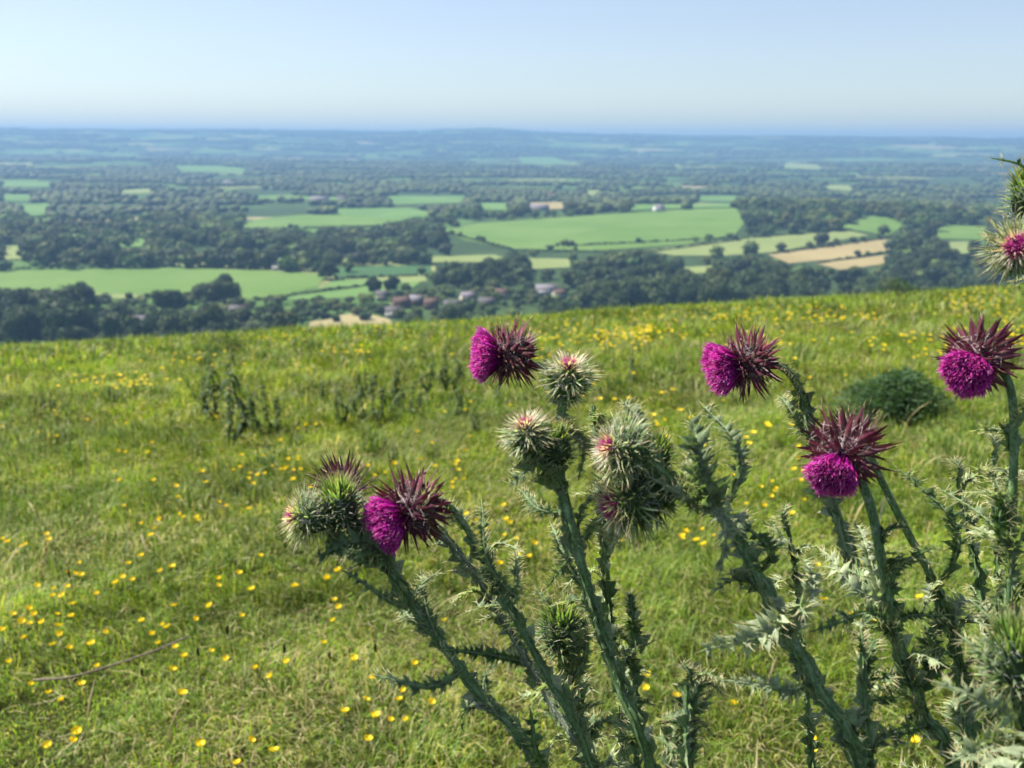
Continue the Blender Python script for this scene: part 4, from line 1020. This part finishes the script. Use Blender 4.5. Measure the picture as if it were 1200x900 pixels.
tag(mb.build('meadow_grass', M_grass, smooth=False), 'short green meadow grass with straw coloured blades covering the hilltop', 'grass', kind='stuff')
# taller tufts
mb = MB()
x, y = grass_pts(900, 1.6, 14, r); k = vnoise(x * 1.2, y * 1.2, 41) > .45; x = x[k]; y = y[k]
nb = 26; X = np.repeat(x, nb) + r.normal(0, .022, len(x) * nb); Y = np.repeat(y, nb) + r.normal(0, .022, len(x) * nb)
n = len(X); dd = np.hypot(X, Y); ph = r.uniform(0, 2 * PI, n); h = r.uniform(.06, .16, n); ln = np.clip(r.normal(.5, .25, n), .05, 1.2)
s = np.linspace(0, 1, 4); th_ = ln[:, None] * (s * .5 + s ** 2 * .8)[None]
d = np.stack([np.cos(ph), np.sin(ph), 0 * ph], 1); b = np.stack([X, Y, height(X, Y)], 1)
Pt = b[:, None] + h[:, None, None] * (d[:, None] * (np.sin(th_) * s[None])[..., None] + np.array([0, 0, 1.]) * (np.cos(th_) * s[None])[..., None])
W = (.0011 + .00045 * dd)[:, None] * np.array([.9, 1, .7, .06])[None]
S = np.stack([-np.sin(ph), np.cos(ph), 0 * ph], 1)
cc = np.array([(.05, .10, .025), (.09, .15, .03), (.16, .2, .05)])[r.choice(3, n)]
rib(mb, Pt, W, S, cc[:, None] * np.ones((1, 4, 1)))
tag(mb.build('grass_tufts', M_grass, smooth=False), 'taller tufts of darker grass standing in the meadow', 'grass tufts', kind='stuff')
# dry straws lying in the grass and small herb leaves
mb = MB()
x, y = grass_pts(11000, 1.2, 7, r); n = len(x); ph = r.uniform(0, 2 * PI, n); l = r.uniform(.015, .07, n); z = height(x, y) + r.uniform(.015, .05, n)
a = np.stack([x, y, z], 1); d = np.stack([np.cos(ph), np.sin(ph), r.normal(0, .22, n)], 1); k = norm(np.cross(d, r.normal(size=(n, 3))))
Pt = np.stack([a - d * l[:, None] / 2, a + k * l[:, None] * .08, a + d * l[:, None] / 2], 1)
rib(mb, Pt, (np.array([[.7, 1, .5]]) * (.0004 + .00016 * np.hypot(x, y))[:, None]), norm(np.cross(d, [0, 0, 1])), (np.array([.55, .48, .28]) * r.uniform(.5, 1.2, (n, 1)))[:, None] * np.ones((1, 3, 1)))
tag(mb.build('dry_straw', M_grass, smooth=False), 'thin dry straws lying through the grass', 'straw', kind='stuff')
mb = MB()
x, y = grass_pts(26000, 1.2, 8, r); k = vnoise(x * 2.2, y * 2.2, 44) > .5; x = x[k]; y = y[k]; n = len(x)
ph = r.uniform(0, 2 * PI, n); l = r.uniform(.006, .015, n) * (1 + .08 * y); z = height(x, y) + r.uniform(.01, .045, n); a = np.stack([x, y, z], 1)
d = np.stack([np.cos(ph), np.sin(ph), r.normal(.2, .3, n)], 1); s = np.linspace(0, 1, 4)
Pt = a[:, None] + (l[:, None, None] * d[:, None]) * s[None, :, None] - np.array([0, 0, 1.]) * (l[:, None] * .3 * (s ** 2)[None])[..., None]
rib(mb, Pt, l[:, None] * np.array([.12, .36, .34, .04])[None], np.stack([-np.sin(ph), np.cos(ph), r.normal(0, .3, n)], 1), (np.array([(.08, .15, .015), (.13, .19, .025)])[r.choice(2, n)])[:, None] * np.ones((1, 4, 1)), fold=.2)
tag(mb.build('low_herbs', M_leaf), 'small round leaved herbs growing between the grass blades', 'ground cover', kind='stuff')

# ------------------------------------------------------------------ buttercups
BC = []
for (x0, y0, s, pts) in (
 (0, 620, 3, [(28,44),(75,62),(60,82),(495,94),(278,120),(240,152),(285,162),(265,158),(130,200),(235,202),(190,210),(215,232),(185,235),(338,228),(253,264),(45,300),(102,280),(120,300),(200,300),(250,306),(75,325),(103,333),(147,328),(205,340),(8,355),(85,382),(210,370),(185,407),(245,418),(320,403),(373,363),(430,170),(465,178),(408,188),(450,122),(605,132),(563,148),(840,155),(768,175),(768,200),(885,212),(915,94),(1037,202),(1150,172),(1187,145),(738,270),(610,270),(850,306),(688,318),(497,323),(570,338),(588,345),(535,370),(555,402),(615,416),(648,447),(742,430),(795,458),(606,494),(898,490),(950,518),(1008,468),(1138,402),(1173,322),(1175,250),(1190,275),(340,483),(285,545),(107,547),(170,577),(215,602),(640,577),(268,712),(258,745),(168,760),(882,745),(962,780),(832,824),(703,758),(30,468)]),
 (0, 380, 3, [(710,517),(820,512),(925,463),(957,500),(890,560),(905,530),(930,525),(1000,510),(1030,513),(1055,510),(1095,573),(1030,545),(560,685),(633,668),(692,678),(770,625),(625,608),(543,718),(530,742),(25,765),(520,450),(442,450),(200,393),(5,360),(443,350),(190,305),(200,318),(1075,352),(863,375),(360,205),(350,180),(455,205),(490,190),(400,170),(440,215),(70,205),(760,325),(745,310),(735,265),(850,460),(540,548)]),
 (320, 350, 2.4, [(447,407),(540,428),(520,482),(512,508),(535,508),(482,318),(555,290),(415,452),(455,472),(92,355),(285,498),(265,470),(20,480),(328,712),(152,787),(60,808),(182,765),(735,688),(720,725),(688,722),(638,745),(570,625),(570,660),(655,620),(660,688),(975,680),(1160,655),(1150,675),(1190,680),(1020,318),(1080,355),(517,458),(910,210),(200,150)]),
 (400, 600, 2.857, [(82,630),(12,668),(113,683),(165,697),(215,697),(205,600),(195,628),(302,637),(245,508),(448,568),(42,490),(105,555),(345,365),(90,762),(1018,592),(1120,618),(1022,545),(530,170)]),
 (780, 585, 2.857, [(505,220),(528,337),(622,387),(655,315),(890,322),(850,330),(693,403),(37,662),(495,808),(490,840),(833,808),(68,105),(50,125),(108,138),(330,20),(228,685)]),
 (780, 350, 2.857, [(742,118),(800,262),(820,255),(845,303),(863,280),(918,182),(843,192),(600,257),(122,357),(445,535),(430,572),(462,575),(452,608),(465,675),(318,630),(355,613),(362,645),(330,695),(228,592),(482,265)])):
    for a, b in pts: BC.append((x0 + a / s, y0 + b / s))
def buttercup_mesh(seed, r):
    mb = MB(); n = 5
    for i in range(n):
        a = i * 2 * PI / 5 + r.uniform(-.1, .1); d = np.array([math.cos(a), math.sin(a), 0]); sd_ = np.array([-math.sin(a), math.cos(a), 0]); s = np.linspace(0, 1, 6)
        tilt = r.uniform(.45, .8)
        Pt = .0112 * (d[None] * (s * (1 - .15 * s))[:, None] + np.array([0, 0, 1]) * (tilt * s ** 1.6)[:, None])
        W = .0085 * np.array([.15, .55, .85, .98, .8, .35])
        rib(mb, Pt[None], W[None] * .85, sd_[None], np.array([.85, .68, .02]), fold=-.22)
    v, f = ICO1; mb.add(v * [.0026, .0026, .0022] + [0, 0, .0022], f, (.62, .50, .02))
    k = 22; a = r.uniform(0, 2 * PI, k); q = r.uniform(.002, .0045, k)
    B0 = np.stack([np.cos(a) * .0015, np.sin(a) * .0015, 0 * a + .001], 1); B1 = np.stack([np.cos(a) * q, np.sin(a) * q, 0 * a + .0052], 1)
    rib(mb, np.stack([B0, (B0 + B1) / 2, B1], 1), np.array([[.0002, .0002, .0005]]) * np.ones((k, 1)), np.stack([-np.sin(a), np.cos(a), 0 * a], 1), np.array([.85, .62, .05]))
    return mb
def bc_stem(r, h):
    mb = MB(); k = r.uniform(-.2, .2, 2)
    p = crom([(k[0] * h, k[1] * h, -h), (k[0] * h * .6, k[1] * h * .2, -h * .6), (0, 0, -h * .25), (0, 0, 0)], 3); tube(mb, p, np.linspace(.0011, .0008, len(p)), 5, (.10, .15, .04))
    for s in (.35, .6):
        a = r.uniform(0, 6.28); b = np.array([0, 0, -h * s]); d = np.array([math.cos(a), math.sin(a), .6])
        rib(mb, np.stack([b, b + d * .01, b + d * .022])[None], np.array([[.0006, .0015, .0002]]), np.array([[-math.sin(a), math.cos(a), 0]]), np.array([.07, .13, .03]))
    return mb
rb_ = np.random.default_rng(17)
bp = []
for i in range(7):
    e = empty('buttercup', (0, 0, -50)); buttercup_mesh(i, rb_).build('flower', M_petal, e); bc_stem(rb_, .11).build('stem', M_leaf, e); bp.append(e)
LM = [(40, 640, 'left of'), ]
def bckey(px, py):
    rows = [(0, 'beyond dark stalks'), (470, 'at dark bush height'), (520, 'at maroon head height'), (570, 'at lowest purple head height'), (640, 'above twig height'), (700, 'at twig height'), (760, 'just below twig height'), (810, 'near bottom edge')]
    cols = [(0, 'at far left'), (50, 'towards the left edge'), (110, 'left of the twig middle'), (170, 'above the twig right end'), (260, 'right of the fallen twig'), (340, 'under the left bud cluster'), (430, 'left of the arching stem'), (520, 'between arching and central stems'), (640, 'by the central stem'), (760, 'left of thick leaning stem'), (900, 'around maroon head stems'), (1080, 'by the rightmost stem')]
    if py < 640: cols[2] = (110, 'left of the dark stalks'); cols[3] = (170, 'near the dark stalks'); cols[4] = (260, 'right of the dark stalks'); cols[1] = (50, 'towards the left edge')
    return ([n for y, n in rows if py >= y][-1], [n for x, n in cols if px >= x][-1])
NEARBC = BC[:]
# more, thinner scattered in the same drifts, up to 290
while len(NEARBC) < 285:
    c = BC[rb_.integers(0, len(BC))]; q = (c[0] + rb_.normal(0, 26), c[1] + rb_.normal(0, 9))
    if 395 + 20 < q[1] < 890 and 0 < q[0] < 1195 and q[1] < 640 and crest(q[0]) + 25 < q[1]: NEARBC.append(q)
bl = ordinal_labels([(bckey(*q), q[0]) for q in NEARBC], lambda k, o, n, j: f"yellow buttercup {k[1]}, {k[0]}" + (f", {o} from left" if n > 1 and o else ''))
for i, (q, lab) in enumerate(zip(NEARBC, bl)):
    o = bp[i] if i < 7 else copy_tree(bp[i % 7])
    w3 = hit(q[0], q[1], .095, .8); o.location = tuple(w3); s = rb_.uniform(.7, 1.15); o.scale = (s, s, 1)
    o.rotation_euler = (rb_.normal(.12, .18), rb_.normal(-.1, .18), rb_.uniform(0, 6.28))
    tag(o, lab, 'buttercup', 'yellow buttercups in the meadow')
# far drifts of buttercups: one mass
mb = MB(); DR = [(740,388,60,9,80),(700,395,80,10,60),(900,362,80,8,50),(1130,352,50,10,40),(1180,380,20,20,30),(800,372,90,8,50),(560,372,80,8,30),(400,410,40,5,14),(980,372,60,6,30),(140,445,60,8,30),(420,385,80,8,25),(1050,400,80,12,30),(620,410,80,14,30),(880,400,60,14,24),(1150,340,40,6,30),(330,395,30,5,12),(200,420,90,10,18),(850,500,100,30,14),(700,455,60,15,12)]
v, f = ICO1
for cx, cy, sx, sy, n in DR:
    for _ in range(n):
        q = (rb_.normal(cx, sx * .6), rb_.normal(cy, sy * .7))
        if q[1] < crest(q[0]) + 4: continue
        w3 = hit(q[0], q[1], .11, .8)
        if w3[1] > 24: continue
        for i in range(5):
            a = i * 1.2566 + rb_.uniform(0, 1); d = np.array([math.cos(a), math.sin(a), 0]); s = np.linspace(0, 1, 4)
            Pt = w3 + .014 * (d[None] * s[:, None] + np.array([0, 0, 1]) * (.6 * s ** 1.5)[:, None])
            rib(mb, Pt[None], .011 * np.array([[.2, .8, .9, .4]]), np.array([[-d[1], d[0], 0]]), np.array([.82, .65, .02]))
        rib(mb, np.array([w3, w3 - [0, 0, .05], w3 - [0, 0, .11]])[None], np.array([[.001, .001, .001]]), np.array([[1, 0, 0]]), np.array([.08, .13, .03]))
tag(mb.build('distant_buttercups', M_petal), 'drifts of tiny yellow buttercups towards the crest of the meadow', 'buttercup drifts', kind='stuff')

# ------------------------------------------------------------------ dark stalks (nettle like), bushes, twig, grass stalks
def stalk_mesh(r, n=11):
    mb = MB(); lb = MB(); c = (.055, .07, .04)
    for t in range(r.integers(2, 4)):
        H = 1.0 if t == 0 else r.uniform(.55, .9); ox, oy = (0, 0) if t == 0 else r.normal(0, .13, 2)
        p = crom([(ox * .4, oy * .4, -.03), (ox * .7, oy * .7, .3 * H), (ox + .05 * r.normal(), oy, .65 * H), (ox + .09 * r.normal(), oy, H)], 5); tube(mb, p, np.linspace(.008, .003, len(p)), 6, c)
        for i in range(n + 5):
            z = H * min(.99, .22 + .77 * i / (n + 5) + r.uniform(-.03, .03)); b = np.array([np.interp(z, p[:, 2], p[:, k]) for k in range(3)]); sc_ = .115 * r.uniform(.5, 1.4)
            for q in range(3):
                a = i * 1.57 + q * 2.1 + r.uniform(-.8, .8); d = np.array([math.cos(a), math.sin(a), 0]); s = np.linspace(0, 1, 6); ds = r.uniform(.5, 1.6)
                Pt = b + sc_ * r.uniform(.6, 1.3) * (d[None] * (s * (1 - .25 * s))[:, None] + np.array([0, 0, 1]) * (.5 * s - ds * s ** 2)[:, None])
                rib(lb, Pt[None], sc_ * .19 * np.array([[.12, .7, 1, .8, .45, .05]]), np.array([[-d[1], d[0], r.normal(0, .4)]]), np.array(((.07, .105, .045), (.13, .17, .08))[q % 2]) * r.uniform(.6, 1.4), fold=.3)
    return mb, lb
rs_ = np.random.default_rng(23); sp = []
for i in range(4):
    e = empty('nettle_stalk', (0, 0, -50)); a, b = stalk_mesh(rs_, 11 + i); a.build('stem', M_leaf, e); b.build('foliage', M_leaf, e); sp.append(e)
ST = [(268,527,100,'tallest dark leafy stalk standing in the meadow at left'),(243,470,48,'dark stalk just left of the tallest meadow stalk'),(318,512,56,'dark stalk second right of the tallest meadow stalk'),(293,512,50,'stalk between the tallest meadow stalk and the next thick one'),(255,500,72,'dark stalk leaning against the tallest meadow stalk'),
      (60,487,30,'small dark stalk near the left photo edge'),(44,492,22,'smallest dark stalk at the left photo edge'),(128,474,20,'small greyish stalk left of the tall meadow stalks'),(395,505,52,'drooping stalk right of the meadow stalk group, leftmost of the middle patch'),(415,495,48,'second drooping stalk of the middle patch'),
      (438,500,56,'third drooping stalk of the middle patch'),(462,488,50,'fourth drooping stalk of the middle patch'),(502,466,46,'dark upright stalk left of the top purple flower'),(524,462,52,'taller dark stalk just left of the top purple flower'),(480,494,44,'drooping stalk under the two dark upright stalks'),
      (540,495,36,'low drooping stalk below the top purple flower'),(738,452,36,'thin stalk right of the white topmost bud'),(555,510,30,'lowest drooping stalk left of the central buds'),(428,470,36,'back stalk of the middle patch'),(378,480,30,'back stalk left of the middle patch')]
for i, (bx, by, hh, lab) in enumerate(ST):
    o = sp[i] if i < 4 else copy_tree(sp[i % 4]); w3 = hit(bx, by, 0, .8); dd = (w3 - CAM) @ Fw; s = 1.15 * hh / FPX * dd
    o.location = tuple(w3); o.scale = (s, s, s * 1.03); o.rotation_euler = (rs_.normal(0, .06), rs_.normal(0, .06), rs_.uniform(0, 6.28)); tag(o, lab, 'weed stalk', 'dark leafy stalks in the meadow')

def bush(bx, by, wpx, hpx, n, col, label, seed, lw=.055):
    r = np.random.default_rng(seed); w3 = hit(bx, by, 0, .8); dd = (w3 - CAM) @ Fw; Wd = wpx / FPX * dd / 2; H = hpx / FPX * dd
    e = empty('meadow_bush', tuple(w3), label, 'bush', None); mb = MB()
    c = np.stack([r.normal(0, .42, n) * Wd, r.normal(0, .42, n) * Wd * .8, np.zeros(n)], 1)
    rr = np.clip(1 - (np.hypot(c[:, 0], c[:, 1]) / (Wd * 1.15)) ** 2, .12, 1) ** .5 * (.65 + .7 * vnoise(c[:, 0] / Wd * 3 + seed, c[:, 1] / Wd * 3, 2))
    c[:, 2] = r.random(n) ** .7 * rr * H * .85
    a = r.uniform(0, 2 * PI, n); out = c * [1, 1, .3] / max(Wd, 1e-6)
    d = norm(out * .8 + np.stack([np.cos(a), np.sin(a), r.uniform(.2, 1.4, n)], 1) * .8); l = H * r.uniform(.14, .32, n) 
    s = np.linspace(0, 1, 4); Pt = c[:, None] + l[:, None, None] * (d[:, None] * s[None, :, None] - np.array([0, 0, .35]) * (s ** 2)[None, :, None])
    S = norm(np.cross(d, r.normal(size=(n, 3))))
    C = np.array(col) * r.uniform(.6, 1.6, (n, 1))
    rib(mb, Pt, l[:, None] * lw * np.array([.4, 1, .8, .06])[None], S, C[:, None] * np.ones((1, 4, 1)), fold=.2); mb.build('foliage', M_leaf, e)
    tb = MB()
    for i in range(14):
        k = r.integers(0, n); q = c[k]; tube(tb, crom([(q[0] * .3, q[1] * .3, -.02), q * [.7, .7, .5], q], 3), np.linspace(.004, .0015, 7), 5, (.05, .05, .03))
    tb.build('stem', M_bark, e)
bush(1045, 492, 122, 56, 4200, (.06, .11, .05), 'dense dark green bush in the meadow below the right purple head', 61)
bush(1052, 350, 66, 22, 900, (.05, .085, .035), 'low green bush on the crest above the dark meadow bush', 62)
bush(270, 418, 60, 26, 900, (.07, .10, .045), 'low greyish bush behind the tallest meadow stalk', 63)
bush(560, 420, 40, 18, 500, (.06, .10, .035), 'small green bush left of the top purple flower', 64)
bush(880, 352, 90, 12, 700, (.05, .09, .03), 'flat bush low on the crest above the middle purple flower', 65)

mb = MB(); tp = [hit(40, 797, .05, .8), hit(85, 793, .07, .8), hit(130, 780, .07, .8), hit(180, 763, .085, .8), hit(222, 745, .10, .8)]
path = crom(tp, 8); tube(mb, path, np.linspace(.0035, .0026, len(path)), 8, (.16, .13, .10)); org = tp[0]
e = empty('fallen_twig', tuple(org), 'thin bare grey brown twig lying across the grass at lower left', 'twig'); mb.build('branch', M_twig, e, org)
for k, d in ((20, (.02, -.01, -.03)), (13, (-.015, .01, .02)), (27, (.015, -.02, .015))):
    mb = MB(); tube(mb, crom([path[k], path[k] + np.array(d) * .6, path[k] + np.array(d) + [.004, 0, 0]], 4), np.linspace(.0014, .0006, 9), 5, (.14, .11, .08)); mb.build('side_twig', M_twig, e, org)

mb = MB(); r = np.random.default_rng(301); x, y = grass_pts(1500, 1.3, 11, r); n = len(x); h = r.uniform(.10, .26, n); ph = r.uniform(0, 2 * PI, n); ln = r.uniform(.1, .9, n)
s = np.linspace(0, 1, 6); d = np.stack([np.cos(ph), np.sin(ph), 0 * ph], 1); th_ = ln[:, None] * (s ** 1.5)[None]; b = np.stack([x, y, height(x, y)], 1)
Pt = b[:, None] + h[:, None, None] * (d[:, None] * (np.sin(th_) * s[None])[..., None] + np.array([0, 0, 1.]) * (np.cos(th_) * s[None])[..., None])
col = np.array([(.42, .36, .18), (.16, .20, .06), (.30, .24, .13), (.10, .09, .05)])[r.choice(4, n, p=[.3, .35, .2, .15])]
rib(mb, Pt, (.0005 + .00022 * np.hypot(x, y))[:, None] * np.array([1, 1, 1, 1.1, 2.4, .3])[None], np.stack([-np.sin(ph), np.cos(ph), 0 * ph], 1), col[:, None] * np.ones((1, 6, 1)), fold=.5)
tag(mb.build('grass_culms', M_grass, smooth=False), 'thin flowering grass culms rising above the turf', 'grass culms', kind='stuff')
# ribwort plantain seed stalks
PL = [(277,800,745,'dark seed stalk right of the twig end'),(237,815,772,'dark seed stalk under the twig end'),(330,805,770,'short seed stalk at right of the lower left flowers'),(385,800,782,'seed stalk left of the leftmost thistle stem'),(178,840,800,'seed stalk below the middle of the twig'),(452,800,768,'seed stalk beside the leftmost thistle stem foot'),(890,800,745,'seed stalk left of the thick leaning stem'),(90,720,680,'seed stalk above the twig left end')]
for i, (bx, by, ty, lab) in enumerate(PL):
    w3 = hit(bx, by, 0, .8); dd = (w3 - CAM) @ Fw; h = (by - ty) / FPX * dd * 1.08 + .03; e = empty('plantain_stalk', tuple(w3), lab, 'seed stalk', 'dark plantain seed stalks'); k = rs_.normal(0, .08, 2)
    mb = MB(); p = crom([(0, 0, -.01), (k[0] * h * .3, k[1] * h * .3, h * .5), (k[0] * h, k[1] * h, h)], 4); tube(mb, p, np.linspace(.001, .0008, len(p)), 5, (.06, .08, .03)); mb.build('stem', M_leaf, e)
    mb = MB(); v, f = ICO2; mb.add(v * [.0035, .0035, .013] * (1 + .15 * rs_.random((len(v), 1))) + [k[0] * h, k[1] * h, h], f, (.03, .022, .015)); mb.build('seed_head', M_leaf, e)

# ------------------------------------------------------------------ camera object + render settings
cd = bpy.data.cameras.new('camera'); co = bpy.data.objects.new('camera', cd); COL.objects.link(co)
from mathutils import Matrix
co.matrix_world = Matrix(((Rt[0], Up[0], -Fw[0], CAM[0]), (Rt[1], Up[1], -Fw[1], CAM[1]), (Rt[2], Up[2], -Fw[2], CAM[2]), (0, 0, 0, 1)))
cd.sensor_width = 36; cd.lens = 36 * FPX / 1200; cd.clip_start = .05; cd.clip_end = 60000
cd.dof.use_dof = True; cd.dof.focus_distance = .82; cd.dof.aperture_fstop = 10.5
sc.camera = co
vs = sc.view_settings; vs.view_transform = 'Standard'; vs.look = 'None'; vs.gamma = 1; vs.exposure = 1.25; vs.use_curve_mapping = False
sc.render.engine = 'CYCLES'; cy = sc.cycles
cy.max_bounces = 5; cy.diffuse_bounces = 2; cy.glossy_bounces = 2; cy.transmission_bounces = 3; cy.volume_bounces = 1; cy.transparent_max_bounces = 4
cy.use_denoising = True; cy.denoiser = 'OPENIMAGEDENOISE'; cy.sample_clamp_indirect = 6; cy.use_adaptive_sampling = True; cy.adaptive_threshold = .01
cy.caustics_reflective = False; cy.caustics_refractive = False
